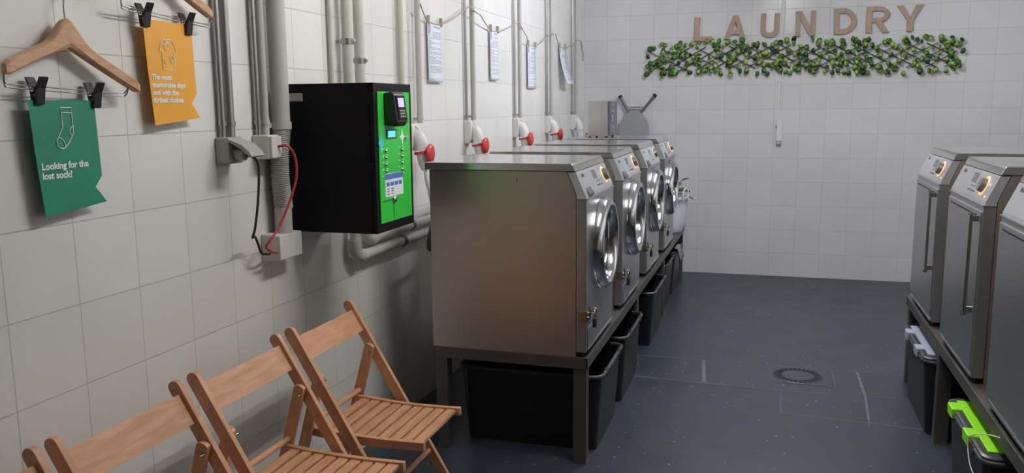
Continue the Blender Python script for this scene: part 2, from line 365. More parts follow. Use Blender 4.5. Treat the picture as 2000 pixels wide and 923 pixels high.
# ------------------------------------------------------------------ laundry machines (local frame: front face at x=0 facing +x, y centred, z=0 on the bench)
W, D, H, ZF = .584, .67, .790, .650
def machine_shell(t, yo=0):
    L = Vector(t.location)
    def T(mb): mb.v = [v+L for v in mb.v]; return mb
    y0, y1 = -W/2, W/2
    b = MB().prism([(-D, .0), (-.042, .0), (-.042, .663), (-.080, .758), (-D, .758)], 1, y0, y1, .002)
    T(b).build('side_casing', M['steel_side'], t)
    # front shell wrapping round the edge
    fr = MB().prism([(-.0405, .02), (-.002, .02), (0, .024), (0, ZF-.004), (-.0405, ZF-.004)], 1, y0, y1, .003)
    T(fr).build('front_panel', M['front'], t)
    fa = MB().prism([(-.0405, ZF), (-.002, ZF), (-.003, ZF+.012), (-.043, .756), (-.0775, .756), (-.0405, .664)], 1, y0, y1, .002)
    T(fa).build('control_fascia', M['fascia'], t)
    bd = MB().box((-.04, y0-.003, ZF-.0045), (.005, y1+.003, ZF+.0025), .002)
    T(bd).build('bead', M['steel_frame'], t)
    lid = MB().prism([(-D-.02, .759), (-.0445, .759), (-.055, .783), (-.062, .79), (-D-.02, .79)], 1, y0-.004, y1+.004, .004, seg=3)
    T(lid).build('lid', M['steel_lid'], t)
    bs = MB().box((-D+.03, y0+.02, -.0), (-.045, y1-.02, -.001+.0005)); 
    pl = MB().box((-.040, y0+.012, .0), (-.018, y1-.012, .0195), .001)
    T(pl).build('plinth', M['boxblack'], t)
    return T
A0 = Vector((-.003, 0, ZF+.012)); A1 = Vector((-.043, 0, .756)); FU = (A1-A0).normalized(); FL = (A1-A0).length; FN = Vector((FU.z, 0, -FU.x))
def FP(s, v, n=0.0):   # s 0..1 from viewer's left (-y) to right (+y); v 0..1 up
    return A0+FU*(v*FL)+FN*n+Vector((0, (s-.5)*W, 0))
def fbox(mb, s0, s1, v0, v1, h, n0=-.001):
    vs = [FP(s, v, n) for n in (n0, h) for s, v in ((s0, v0), (s1, v0), (s1, v1), (s0, v1))]
    return mb.add(vs, [[0, 3, 2, 1], [4, 5, 6, 7], [0, 1, 5, 4], [1, 2, 6, 5], [2, 3, 7, 6], [3, 0, 4, 7]])
def fcyl(mb, s, v, r, h, n0=-.001, seg=28, r2=None): return mb.cyl(FP(s, v, n0), FP(s, v, h), r, seg, r2)
def fascia_bits(t, T, slot, lit):
    fa = find(t, 'control_fascia')
    def put(mb, n, m): return T(mb).build(n, m, fa, origin=None)
    put(fbox(MB(), .04, .96, .05, .95, .0008), 'control_plate', M['fascia'])
    put(fbox(MB(), .43, .55, .50, .88, .0018), 'display', M['display'])
    p = MB()
    vs, fs = text_mesh('Miele', .022, .0003, .0004)
    Mx = Matrix.Identity(4); o = FP(.10, .74, .0012)
    for i in range(3): Mx[i][0] = (0, 1, 0)[i]; Mx[i][1] = FU[i]; Mx[i][2] = FN[i]; Mx[i][3] = o[i]
    p.add(vs, fs, False, Mx)
    for k in range(3): fbox(p, .46+.065*k, .495+.065*k, .17, .23, .0030)
    fbox(p, .47, .60, .36, .395, .0013)
    put(p, 'buttons', M['print'])
    put(fcyl(MB(), .80, .52, .038, .0030, seg=36), 'dial_ring', M['glow'] if lit else M['ringoff'])
    put(fcyl(MB(), .80, .52, .029, .021, seg=36, r2=.024), 'dial', M['dial'])
    put(fcyl(MB(), .93, .17, .005, .003), 'indicator', M['glow'] if lit else M['display'])
    if slot:
        q = MB(); q.prism([(-.006, ZF+.006), (.0035, ZF+.006), (.0035, ZF+.016), (-.014, ZF+.040)], 1, -W/2+.045, -W/2+.135, .0008)
        put(q, 'drawer_grip', M['print'])
def washer():
    t = thing('washing_machine', (0, 0, 0), 'x', 'washing machine', 'stainless washing machines on the left bench')
    T = machine_shell(t); fascia_bits(t, T, True, True)
    cz = .431
    prof = [(.199, -.001), (.199, .014), (.194, .032), (.184, .044), (.172, .049), (.162, .046), (.154, .034), (.150, .018), (.148, .004)]
    d = T(MB().lathe(prof, (0, 0, cz), 'x', 64)).build('porthole_door', M['chrome'], t)
    T(MB().lathe([(.1485, .004), (.140, .006), (.10, .009), (.05, .011), (.0, .0115)], (0, 0, cz), 'x', 64)).build('glass', M['glass'], d)
    # grip recess above the door
    g = MB(); n = 24
    g.add([(.0012, -.055+.032*math.cos(a)+.0, .6395-.0+.0055*math.sin(a)-.004) for a in [2*math.pi*k/n for k in range(n)]], [list(range(n))])
    g.add([(-.001, -.055+.032*math.cos(a)+.0, .6395+.0055*math.sin(a)-.004) for a in [2*math.pi*k/n for k in range(n)]], [list(range(n))[::-1]])
    T(g).build('door_release', M['display'], t)
    # pump flap at the lower left of the front
    fl = MB().box((-.001, -W/2+.022, .028), (.0035, -W/2+.20, .118), .0012)
    T(fl).build('pump_flap', M['front'], t)
    T(MB().box((-.001, -W/2+.024, .0245), (.005, W/2-.01, .0285), .001)).build('lower_edge', M['chrome'], t)
    # hasp and padlock
    y = -W/2
    h = MB().box((.0, y+.004, .155), (.004, y+.045, .195), .001).box((-.03, y-.004, .155), (.004, y, .195), .001)
    h.cyl((.002, y+.050, .150), (.002, y+.050, .205), .006, 10)
    h.cyl((.004, y+.015, .165), (.009, y+.015, .165), .005, 10).cyl((.004, y+.015, .185), (.009, y+.015, .185), .005, 10)
    h.box((.004, y+.05, .168), (.010, y+.11, .190), .002)
    h.box((-.02, y-.007, .162), (-.01, y-.003, .170), .001).box((-.02, y-.007, .182), (-.01, y-.003, .190), .001)
    hh = T(h).build('hasp', M['brass'], t)
    st = [(.010, y+.080, .170), (.022, y+.080, .170), (.027, y+.080, .176), (.027, y+.080, .184), (.022, y+.080, .190), (.010, y+.080, .190)]
    T(MB().tube(smooth_path(st, 4), .003, 8)).build('staple', M['brass'], t)
    pk = T(MB().box((.012, y+.064, .112), (.028, y+.098, .150), .004)).build('padlock', M['lockdark'], t)
    T(MB().tube(smooth_path([(.020, y+.070, .148), (.020, y+.070, .168), (.020, y+.075, .180), (.020, y+.081, .184), (.020, y+.087, .180), (.020, y+.092, .168), (.020, y+.092, .148)], 4), .0028, 8)).build('shackle', M['brass'], pk)
    # bolt head on the side
    T(MB().box((-D+.38, -W/2-.0015, .715), (-D+.384, -W/2+.001, .731), .0005)).build('screw_slot', M['lockdark'], t)
    T(MB().cyl((-.115, -W/2-.006, .7755), (-.115, -W/2, .7755), .0035, 10)).build('lid_screw', M['chrome'], t)
    return t
BX, BZ = .971, .459
wlab = ['stainless washing machine nearest the chairs with its whole side panel showing',
        'second stainless washing machine from the chairs with amber lit dial',
        'third stainless washing machine from the chairs with unlit silver dial',
        'furthest stainless washing machine with a steel box standing on its lid']
w0 = washer()
for i in range(4):
    o = w0 if i == 0 else copy_tree(w0)
    o.location = (BX, 3.230+.8456*i+W/2, BZ)
    o['label'] = wlab[i]
    if i in (2,):
        f = find(o, 'control_fascia')
        for n in ('dial_ring', 'indicator'):
            c = find(f, n); c.data = c.data.copy(); c.data.materials[0] = M['ringoff']
def dryer():
    t = thing('tumble_dryer', (0, 0, 0), 'x', 'tumble dryer', 'silver tumble dryers on the right bench')
    T = machine_shell(t); fascia_bits(t, T, False, True)
    dr = T(MB().box((-.001, -W/2+.006, .045), (.006, W/2-.008, .628), .004)).build('door', M['front'], t)
    T(MB().box((.005, -W/2+.05, .606), (.0068, W/2-.07, .611))).build('door_groove', M['drainblack'], dr)
    h = MB().box((.024, W/2-.048, .25), (.036, W/2-.032, .618), .005)
    h.box((.0, W/2-.046, .590), (.026, W/2-.034, .612), .003).box((.0, W/2-.046, .256), (.026, W/2-.034, .278), .003)
    T(h).build('handle', M['steel_frame'], dr)
    T(MB().cyl((.030, W/2-.040, .612), (.030, W/2-.040, .622), .009, 14).cyl((.030, W/2-.040, .246), (.030, W/2-.040, .256), .009, 14)).build('handle_cap', M['chrome'], dr)
    T(MB().box((-.001, -W/2+.01, .0245), (.005, W/2-.01, .030), .001)).build('lower_edge', M['chrome'], t)
    return t
DX, DZ = 2.386, .462
dlab = ['furthest silver tumble dryer at the end of the right bench',
        'middle silver tumble dryer with a lit amber dial and a full front in view',
        'nearest silver tumble dryer cut off by the right edge of the view']
d0 = dryer()
for i, y in enumerate((3.2845+.8244, 3.2845, 3.2845-.8244)):
    o = d0 if i == 0 else copy_tree(d0)
    o.location = (DX, y+.587/2, DZ); o.rotation_euler = (0, 0, math.pi); o['label'] = dlab[i]

# ------------------------------------------------------------------ benches
def bench(name_label, x0, x1, y0, y1, z, legs, bh=.049, lw=.055):
    t = thing('bench_frame', ((x0+x1)/2, (y0+y1)/2, 0), name_label, 'machine stand', 'steel stands under the machines')
    MB().box((x0+.004, y0+.004, z-.004), (x1-.004, y1-.004, z-.0005), 0).build('top_plate', M['bench'], t)
    for (a, b) in (((x0, y0, z-bh), (x0+.006, y1, z-.0005)), ((x1-.006, y0, z-bh), (x1, y1, z-.0005)), ((x0, y0, z-bh), (x1, y0+.006, z-.0005)), ((x0, y1-.006, z-bh), (x1, y1, z-.0005))):
        MB().box(a, b, .0015).build('beam', M['bench'], t)
    for y in legs:
        yy = min(max(y, y0+.007), y1-lw-.007)
        for xx in (x0+.007, x1-lw-.007):
            l = MB().box((xx, yy, .004), (xx+lw, yy+lw, z-.005), .003).build('leg', M['bench'], t)
            MB().box((xx-.002, yy-.002, 0), (xx+lw+.002, yy+lw+.002, .005), .001).build('foot_plate', M['bench'], l)
    return t
bench('long dark steel stand carrying the four washing machines on the left', .300, .978, 3.228, 7.18, BZ, [3.2, 4.60, 5.81, 7.1])
bench('dark steel stand carrying the tumble dryers on the right', 2.379, 3.06, 1.55, 4.775, DZ, [1.5, 2.5, 3.86, 4.7])

# ------------------------------------------------------------------ tubs under the benches
def rrect(x0, x1, y0, y1, r, n=5):
    pts = []
    for cx, cy, a0 in ((x1-r, y1-r, 0), (x0+r, y1-r, 90), (x0+r, y0+r, 180), (x1-r, y0+r, 270)):
        for k in range(n+1):
            a = math.radians(a0+90*k/n); pts.append((cx+r*math.cos(a), cy+r*math.sin(a)))
    return pts
def loft(mb, loops, closed_bottom=True, closed_top=False):
    n = len(loops[0]); vs = [p for l in loops for p in l]; fs = []
    for i in range(len(loops)-1):
        for k in range(n): fs.append([i*n+k, i*n+(k+1) % n, (i+1)*n+(k+1) % n, (i+1)*n+k])
    if closed_bottom: fs.append(list(range(n))[::-1])
    if closed_top: fs.append([(len(loops)-1)*n+k for k in range(n)])
    return mb.add(vs, fs)
def tub(y0, y1, xf, xb, h, label, cat='storage tub', group='open black tubs under the left bench', s=1):
    """s=+1: front toward +x"""
    yc = (y0+y1)/2; a, b = min(xf, xb), max(xf, xb)
    t = thing('storage_tub', ((a+b)/2, yc, 0), label, cat, group)
    tp = .035
    def lp(d, z, r=.045): return [(x, y, z) for x, y in rrect(a+d, b-d, y0+d, y1-d, r)]
    mb = MB()
    loft(mb, [lp(tp, 0, .03), lp(.012, h-.03), lp(.012, h-.012), lp(.018, h-.012), lp(.018, h-.03), lp(tp+.005, .006, .03)], True, True)
    mb.build('body', M['blackplastic'], t)
    ring = [(x, y, h-.008) for x, y in rrect(a+.006, b-.006, y0+.006, y1-.006, .045)]
    rm = MB().tube(ring, .009, 10, closed=True)
    rm.build('rim', M['rimplastic'], t)
    # side grips on the front edge
    ex = xf
    for yy in (yc-(y1-y0)*.27, yc+(y1-y0)*.27): MB().box((ex-.016*s, yy-.022, h-.026), (ex+.002*s, yy+.022, h+.002), .003).build('clip_lug', M['blackplastic'], t)
    return t
L1 = [(3.345, 3.885, 'open black tub under the nearest washing machine'), (3.97, 4.53, 'open black tub second from the chair end under the left bench'),
      (5.00, 5.60, 'open black tub just past the second leg of the left bench'), (5.90, 6.42, 'black tub in shade below the furthest washing machine'), (6.47, 6.98, 'furthest black tub with a grey cloth over its rim')]
for i, (a, b, l) in enumerate(L1): tub(a, b, 1.018 if i < 3 else .985, .36, .345, l)
def lidded(y0, y1, label, m, clips):
    t = tub(y0, y1, 2.335, 3.0, .350, label, 'storage tub', 'lidded black tubs under the right bench', -1)
    h = .350
    def lp(d, z, r=.04): return [(x, y, z) for x, y in rrect(2.335+d, 3.0-d, y0+d, y1-d, r)]
    mb = MB(); loft(mb, [lp(.016, h-.014), lp(.004, h-.004), lp(.004, h+.008), lp(.012, h+.012), lp(.03, h+.012)], True, True)
    ld = mb.build('lid', M['rimplastic'], t)
    mb = MB(); mb.box((2.335+.028, y0+.05, h+.010), (2.97, y1-.05, h+.0175), .003); mb.build('lid_panel', m, ld)
    for yy in clips:
        c = MB().box((2.327, yy-.04, h-.02), (2.366, yy+.04, h+.019), .004); c.build('clip', m, ld)
    return t
lidded(3.93, 4.54, 'lidded black tub with pale lilac lid panel under the furthest dryer', M['lilac'], (4.10, 4.38))
lidded(2.83, 3.42, 'lidded black tub with lime green lid panel under the right bench', M['lime'], (3.04, 3.30))
# grey cloth over far tub
cl = MB()
pr = []
for k in range(9):
    a = k/8; pr.append((.955+.05*math.sin(a*math.pi*.5), .372-.16*max(0, a-.35)))
vs = []; fs = []
ny = 12
for j in range(ny+1):
    y = 6.50+.22*j/ny
    wob = .010*math.sin(j*1.5)+.006*math.sin(j*3.1)
    for k, (x, z) in enumerate(pr): vs.append((x+wob*(k/8)+.012, y, z+.012*math.sin(j*.9)*(k/8)))
n = len(pr)
for j in range(ny):
    for k in range(n-1): fs.append([j*n+k, j*n+k+1, (j+1)*n+k+1, (j+1)*n+k])
cl.add(vs, fs, True)
o = cl.build('cleaning_cloth', M['greycloth'], origin=(.98, 6.6, .3)); md = o.modifiers.new('s', 'SOLIDIFY'); md.thickness = .008
tag(o, 'small grey cloth hanging over the rim of the furthest black tub', 'cloth')

# ------------------------------------------------------------------ payment cabinet
px0, px1, py0, py1, pz0, pz1 = .002, .358, 2.622, 2.935, 1.037, 1.560
t = thing('payment_terminal', ((px0+px1)/2, (py0+py1)/2, pz0), 'black wall mounted payment cabinet with bright green front panel', 'payment machine')
MB().box((px0, py0, pz0), (px1-.018, py1, pz1), .002).build('cabinet_body', M['boxblack'], t)
MB().box((px1-.016, py0+.0, pz0), (px1, py1, pz1), .003).build('door_frame', M['boxblack'], t)
gp = MB().box((px1-.002, py0+.024, pz0+.033), (px1+.004, py1-.026, pz1-.030), .001).build('front_plate', M['green'], t)
gx = px1+.004
MB().box((.02, py0-.0012, 1.500), (.085, py0+.001, 1.528), .0005).build('grey_label_strip', M['greyplastic'], t)
for z in (1.505, 1.265): MB().box((px1-.02, py0-.006, z-.02), (px1+.003, py0+.008, z+.02), .004).build('hinge', M['boxblack'], t)
for z in (1.510, 1.255):
    MB().tube(smooth_path([(px1-.012, py1, z-.016), (px1-.012, py1+.016, z-.014), (px1-.012, py1+.018, z), (px1-.012, py1+.016, z+.014), (px1-.012, py1, z+.016)], 4), .003, 8).build('latch_loop', M['boxblack'], t)
# card reader
cr_body = MB().prism([(gx, 1.415), (gx+.038, 1.408), (gx+.052, 1.425), (gx+.040, 1.520), (gx+.030, 1.530), (gx, 1.526)], 1, 2.692, 2.782, .006, seg=3).build('card_reader', M['clip'], t)
MB().prism([(gx+.0500, 1.432), (gx+.0540, 1.432), (gx+.0435, 1.516), (gx+.0385, 1.516)], 1, 2.702, 2.772, .001).build('reader_face', M['boxblack'], cr_body)
MB().prism([(gx+.0435, 1.476), (gx+.0498, 1.476), (gx+.0457, 1.508), (gx+.0403, 1.508)], 1, 2.712, 2.758, .0003).build('reader_screen', M['violet'], cr_body)
kp = MB()
for i in range(3):
    for j in range(3): kp.box((gx+.047, 2.714+.016*i, 1.441+.010*j), (gx+.0548-.0012*j, 2.725+.016*i, 1.447+.010*j), .0005)
kp.build('reader_keys', M['greyplastic'], cr_body)
bz = MB().box((gx-.001, 2.704, 1.366), (gx+.003, 2.785, 1.398), .001).build('display_bezel', M['print'], t)
MB().box((gx+.002, 2.714, 1.371), (gx+.0042, 2.772, 1.393), .0003).build('display', M['lcd'], bz)
def star(mb, y, z, rx, rz, n=4, x=gx):
    pts = []
    for k in range(2*n):
        a = math.pi*k/n+math.pi/2; r = 1 if k % 2 == 0 else .42
        pts.append((y+rx*r*math.cos(a), z+rz*r*math.sin(a)))
    mb.prism(pts, 0, x-.0005, x+.0010)
s1 = MB(); star(s1, 2.662, 1.352, .022, .048); s1.build('cyan_star', M['cyan'], t)  # flat light-cyan star shape on the green plate, left of the display
s1 = MB(); star(s1, 2.838, 1.368, .022, .032); s1.build('white_star_decal', M['whitepr'], t)
MB().cyl((gx-.001, 2.862, 1.368), (gx+.010, 2.862, 1.368), .007, 16).build('key_lock', M['chrome'], t)
for c, yy in enumerate((2.690, 2.826)):
    for r_ in range(4):
        z = 1.324-.024*r_-.002*c
        MB().lathe([(.0065, 0), (.0065, .004), (.004, .008), (0, .009)], (gx, yy, z), 'x', 14).build('push_button', M['chrome'], t)
tk = MB()
for c, yy in enumerate((2.672, 2.708, 2.806, 2.845)):
    for r_ in range(5): tk.box((gx-.0005, yy-.004, 1.331-.024*r_), (gx+.0006, yy+.004, 1.334-.024*r_))
tk.build('price_marks', M['whitepr'], t)
lb = MB().box((gx-.0005, 2.682, 1.160), (gx+.0012, 2.832, 1.243), .0003).build('instruction_label', M['paper'], t)
q = MB().box((gx+.001, 2.683, 1.222), (gx+.0018, 2.831, 1.242))
for k in range(4): q.box((gx+.001, 2.692+.034*k, 1.198), (gx+.0018, 2.718+.034*k, 1.212))
q.build('label_print_blue', M['blue'], lb)
q = MB()
for k in range(2):
    for j in range(3): q.box((gx+.001, 2.697+.034*k, 1.168+.009*j), (gx+.0017, 2.713+.034*k, 1.172+.009*j))
q.build('label_print_dark', M['print'], lb)
q = MB().box((gx-.0005, 2.662, 1.146), (gx+.001, 2.750, 1.150)).box((gx-.0005, 2.748, 1.078), (gx+.001, 2.752, 1.15))
q.box((gx-.0005, 2.668, 1.080), (gx+.001, 2.690, 1.082))
q.build('coin_slot_line', M['print'], t)
MB().lathe([(.014, 0), (.014, .004), (.009, .010), (0, .011)], (gx, 2.752, 1.148), 'x', 20).build('coin_slot', M['chrome'], t)

# ------------------------------------------------------------------ pipes and conduits on the left wall
def clampband(mb, x, y, z, r): mb.cyl((x, y, z-.011), (x, y, z+.011), r+.003, 20).box((0, y-.006, z-.008), (x-r+.002, y+.006, z+.008)).box((x+r, y-.008, z-.007), (x+r+.012, y+.008, z+.007), .002)
def drain_pipe(y, zb, label, yend, clamp, r=.0215, x=.045):
    t = thing('drain_pipe', (x, y, CEIL), label, 'pipe')
    MB().cyl((x, y, zb+.05), (x, y, CEIL), r, 20).build('riser', M['pvc'], t)
    e = MB(); arc = [(x, y+.05-.05*math.cos(a), zb+.05-.05*math.sin(a)) for a in [math.pi/2*k/8 for k in range(9)]]
    e.tube(arc, r+.005, 20); e.cyl((x, y, zb+.045), (x, y, zb+.075), r+.007, 20); e.cyl((x, y+.045, zb), (x, y+.070, zb), r+.007, 20)
    e.build('elbow', M['pvc'], t)
    MB().cyl((x, y+.05, zb), (x, yend, zb), r, 20).build('horizontal_run', M['pvc'], t)
    c = MB(); clampband(c, x, y, clamp, r); c.build('clamp', M['steelpipe'], t)
    c = MB().cyl((x, y+.45, zb), (x, y+.472, zb), r+.004, 20).box((0, y+.452, zb-.006), (x, y+.468, zb+.006)); c.build('dark_clamp', M['print'], t)
drain_pipe(3.040, .866, 'cream drain pipe dropping to the lower elbow beneath the payment cabinet', 5.6, 1.735)
drain_pipe(3.140, .925, 'cream drain pipe right of its twin with higher hidden elbow', 5.6, 1.665)
def conduit(y, zb, r, label, m='steelpipe', x=None, ties=()):
    x = x or r+.006
    t = thing('wall_conduit', (x, y, CEIL), label, 'conduit')
    MB().cyl((x, y, zb), (x, y, CEIL), r, 16).build('conduit_tube', M[m], t)
    for z in ties: MB().cyl((x, y, z-.007), (x, y, z+.007), r+.003, 16).box((0, y-.005, z-.006), (x, y+.005, z+.006)).build('saddle', M[m], t)
    return t
conduit(2.255, 1.388, .010, 'thin grey conduit ending at the left side of the grey socket', ties=(1.43,))
conduit(2.290, 1.388, .014, 'thicker grey conduit entering the top of the grey socket', ties=(1.43,))
conduit(2.448, 1.388, .010, 'thin grey conduit at the left of the white junction box', ties=(1.43,))
conduit(2.482, 1.388, .014, 'thicker grey conduit entering the top of the white junction box', 'conduit', ties=(1.43,))
conduit(2.962, 1.0, .009, 'thin pale conduit left of the two cream drain pipes', 'pvc')
conduit(3.600, .9, .014, 'pale conduit rising just behind the payment cabinet', 'pvc')
sy = [3.735, 4.50, 5.43, 6.27, 7.12]
nm = ['behind the payment cabinet', 'of the socket behind the nearest washer', 'of the third red socket', 'of the fourth red socket', 'of the furthest socket by the corner']
for i, y in enumerate(sy):
    conduit(y+.03, 1.40, .015, 'thick grey riser conduit '+nm[i], 'conduit', x=.035, ties=(1.42,))
    if i: conduit(y-.03, 1.40, .008, 'thin steel riser conduit '+nm[i], ties=(1.42,))
# big duct with corrugated hose
t = thing('drain_duct', (.045, 2.541, CEIL), 'thick pale pipe turning into a ribbed hose beside the payment cabinet', 'pipe')
MB().cyl((.045, 2.541, 1.42), (.045, 2.541, CEIL), .031, 28).build('upper_pipe', M['conduit'], t)
MB().cyl((.045, 2.541, 1.405), (.045, 2.541, 1.430), .035, 28).box((.0, 2.49, 1.410), (.03, 2.58, 1.426), .002).build('collar', M['conduit'], t)
prof = []
n = 44; z0_, z1_ = 1.130, 1.405
pts = []; rs = []
for k in range(n*4+1):
    f = k/(n*4); z = z1_+(z0_-z1_)*f
    pts.append((.045, 2.541-.018*math.sin(f*math.pi)-.010*f, z)); rs.append(.030+.0028*math.sin(k*math.pi/2))
MB().tube(pts, rs, 24).build('ribbed_hose', M['conduit'], t)
MB().cyl((.045, 2.525, 1.045), (.045, 2.525, 1.135), .030, 24).build('hose_sleeve', M['conduit'], t)
o = MB().prism([(.0, .952), (.075, .962), (.075, 1.046), (.0, 1.050)], 1, 2.45, 2.59, .004).build('hose_outlet_box', M['white'], origin=(.03, 2.52, 1.0))
tag(o, 'white plastic box on the wall taking the end of the ribbed hose', 'junction box')
# grey socket with flap
t = thing('wall_socket', (0, 2.270, 1.345), 'grey wall socket with its flap lid lifted and a plug in it', 'socket')
MB().box((0, 2.232, 1.305), (.050, 2.308, 1.388), .006).build('housing', M['greyplastic'], t)
MB().prism([(.048, 1.383), (.095, 1.366), (.122, 1.345), (.130, 1.330), (.123, 1.326), (.092, 1.352), (.048, 1.374)], 1, 2.234, 2.306, .0015).build('flap_lid', M['greyplastic'], t)
MB().cyl((.048, 2.268, 1.338), (.085, 2.268, 1.332), .018, 18).build('plug', M['greyplastic'], t)
t = thing('junction_box', (0, 2.470, 1.345), 'white junction box on the wall with a red cable coming out', 'junction box')
MB().box((0, 2.430, 1.308), (.062, 2.497, 1.388), .005).build('box_body', M['white'], t)
MB().box((.061, 2.434, 1.312), (.074, 2.493, 1.384), .003).build('box_cover', M['white'], t)
o = MB().tube(smooth_path([(.082, 2.268, 1.331), (.102, 2.285, 1.325), (.108, 2.300, 1.29), (.10, 2.300, 1.19), (.09, 2.29, 1.10), (.075, 2.295, 1.066), (.06, 2.33, 1.062), (.05, 2.36, 1.03), (.05, 2.375, 1.00), (.05, 2.40, .992), (.035, 2.445, .985)], 8), .0042, 8).build('power_cable', M['cable'], origin=(.1, 2.27, 1.2))
tag(o, 'dark cable hanging from the grey wall socket', 'cable')
o = MB().tube(smooth_path([(.0745, 2.470, 1.350), (.103, 2.485, 1.348), (.116, 2.505, 1.31), (.116, 2.505, 1.24), (.10, 2.48, 1.16), (.08, 2.44, 1.08), (.07, 2.40, 1.04), (.06, 2.39, 1.02), (.065, 2.40, 1.005), (.07, 2.42, .995), (.062, 2.448, .99)], 8), .0042, 8).build('power_cable', M['redcable'], origin=(.1, 2.44, 1.2))
tag(o, 'red cable looping down from the white junction box', 'cable')

# ------------------------------------------------------------------ industrial sockets with red caps
def power_socket(y, label, red=True, root=None):
    t = thing('industrial_socket', (0, y, 1.30), label, 'socket', 'angled sockets on conduits along the left wall')
    MB().prism([(0, 1.268), (.034, 1.272), (.044, 1.300), (.044, 1.385), (.034, 1.398), (0, 1.398)], 1, y-.042, y+.042, .006).build('housing', M['white'], t)
    pth = smooth_path([(.030, y, 1.352), (.052, y, 1.338), (.066, y, 1.312), (.072, y, 1.270)], 5)
    MB().tube(pth, [.030+.006*k/(len(pth)-1) for k in range(len(pth))], 24).build('angled_body', M['white'], t)
    MB().prism([(.040, 1.392), (.060, 1.380), (.100, 1.305), (.090, 1.300), (.040, 1.350)], 1, y-.010, y+.010, .003).build('hood_fin', M['white'], t)
    e = Vector((.073, y, 1.262)); d = Vector((.18, 0, -1)).normalized()
    if red:
        MB().tube([e-d*.006, e+d*.006], .0385, 24).build('red_collar', M['red'], t)
        cp = MB().lathe([(0, .014), (.030, .014), (.042, .009), (.045, .002), (.042, -.002), (0, -.002)], (.114, y-.002, 1.258), 'x', 30)
        cp.box((.10, y-.008, 1.248), (.116, y+.008, 1.262), .002)
        cp.build('flap_cap', M['red'], t)
    MB().tube([e+d*.006, e+d*.05, e+d*.085], [.029, .029, .018], 20).build('plug', M['white'], t)
    p = e+d*.083
    MB().tube(smooth_path([p, p+Vector((.006, .0, -.05)), p+Vector((.02, .01, -.13)), p+Vector((.03, .01, -.20))], 6), .010, 12).build('cable', M['white'], t)
    return t
sl = ['angled socket with red cap between the payment cabinet and the nearest washer', 'angled socket with red cap above the lid of the nearest washer',
      'third angled red capped socket from the payment cabinet', 'fourth angled red capped socket from the payment cabinet', 'plain grey angled socket near the corner without a red cap']
for i, y in enumerate(sy): power_socket(y-(.045 if i == 0 else .0), sl[i], i < 4)
o = MB().tube(smooth_path([(.105, 7.08, 1.150), (.16, 7.02, 1.19), (.22, 6.75, 1.24), (.27, 6.45, 1.26), (.335, 6.22, 1.268), (.345, 6.24, 1.30), (.36, 6.27, 1.42), (.375, 6.27, 1.45)], 8), .0045, 8).build('appliance_cord', M['print'], origin=(.3, 6.3, 1.25))
tag(o, 'dark cord running from the corner socket to the steel box', 'cable')
# hose behind the first washer
o = MB().tube(smooth_path([(.12, 3.70, .60), (.20, 3.60, .57), (.24, 3.48, .60), (.245, 3.42, .66), (.25, 3.40, .72), (.26, 3.44, .77), (.275, 3.5, .78)], 8), .016, 12).build('drain_hose', M['greyplastic'], origin=(.2, 3.5, .6))
tag(o, 'grey drain hose curling behind the nearest washing machine', 'hose')
o = MB().tube(smooth_path([(.20, 3.62, 1.20), (.235, 3.50, 1.12), (.25, 3.42, 1.02), (.24, 3.38, .93), (.20, 3.45, .85), (.12, 3.7, .80), (.08, 4.0, .78)], 8), .013, 12).build('inlet_hose', M['print'], origin=(.2, 3.5, .95))
tag(o, 'dark inlet hose bending down at the back edge of the nearest washer', 'hose')

# ------------------------------------------------------------------ notices on the cord
LINE = [(3.76, 1.955), (3.93, 1.895), (4.12, 1.895), (4.44, 2.02), (4.62, 1.99), (4.90, 1.935), (5.06, 1.935), (5.38, 2.02), (5.57, 1.94), (5.72, 1.900), (5.93, 1.900), (6.23, 2.015), (6.36, 2.02), (6.62, 1.945), (6.86, 1.945), (7.13, 2.03)]
cordpts = [(.054 if k in (0, 3, 4, 7, 8, 11, 12, 15) else .016, y, z) for k, (y, z) in enumerate(LINE)]
# tied round the risers: a little sag between pegs only
full = []
for k in range(len(cordpts)-1):
    a, b = Vector(cordpts[k]), Vector(cordpts[k+1])
    for j in range(6): full.append(a.lerp(b, j/6)+Vector((0, 0, -.006*math.sin(math.pi*j/6))))
full.append(Vector(cordpts[-1]))
full += [Vector(p) for p in smooth_path([(.056, 7.14, 2.03), (.06, 7.22, 2.02), (.06, 7.29, 1.97), (.06, 7.33, 1.90), (.06, 7.30, 1.86), (.06, 7.27, 1.92), (.06, 7.21, 2.015)], 5)][1:]
o = MB().tube(full, .0035, 8).build('hanging_cord', M['rope'], origin=(.05, 5.4, 2.0))
tag(o, 'long jute cord zigzagging between the conduits with pegged notices', 'cord')
pap = [(3.93, 4.12, 1.895, 1.60, 0, 'pegged white notice closest to the payment cabinet'), (4.90, 5.06, 1.935, 1.635, 0, 'second pegged white notice above the washing machines'),
       (5.72, 5.93, 1.900, 1.60, 0, 'third pegged white notice along the cord'), (6.63, 6.85, 1.945, 1.650, 1, 'furthest pegged notice curling away from the wall')]
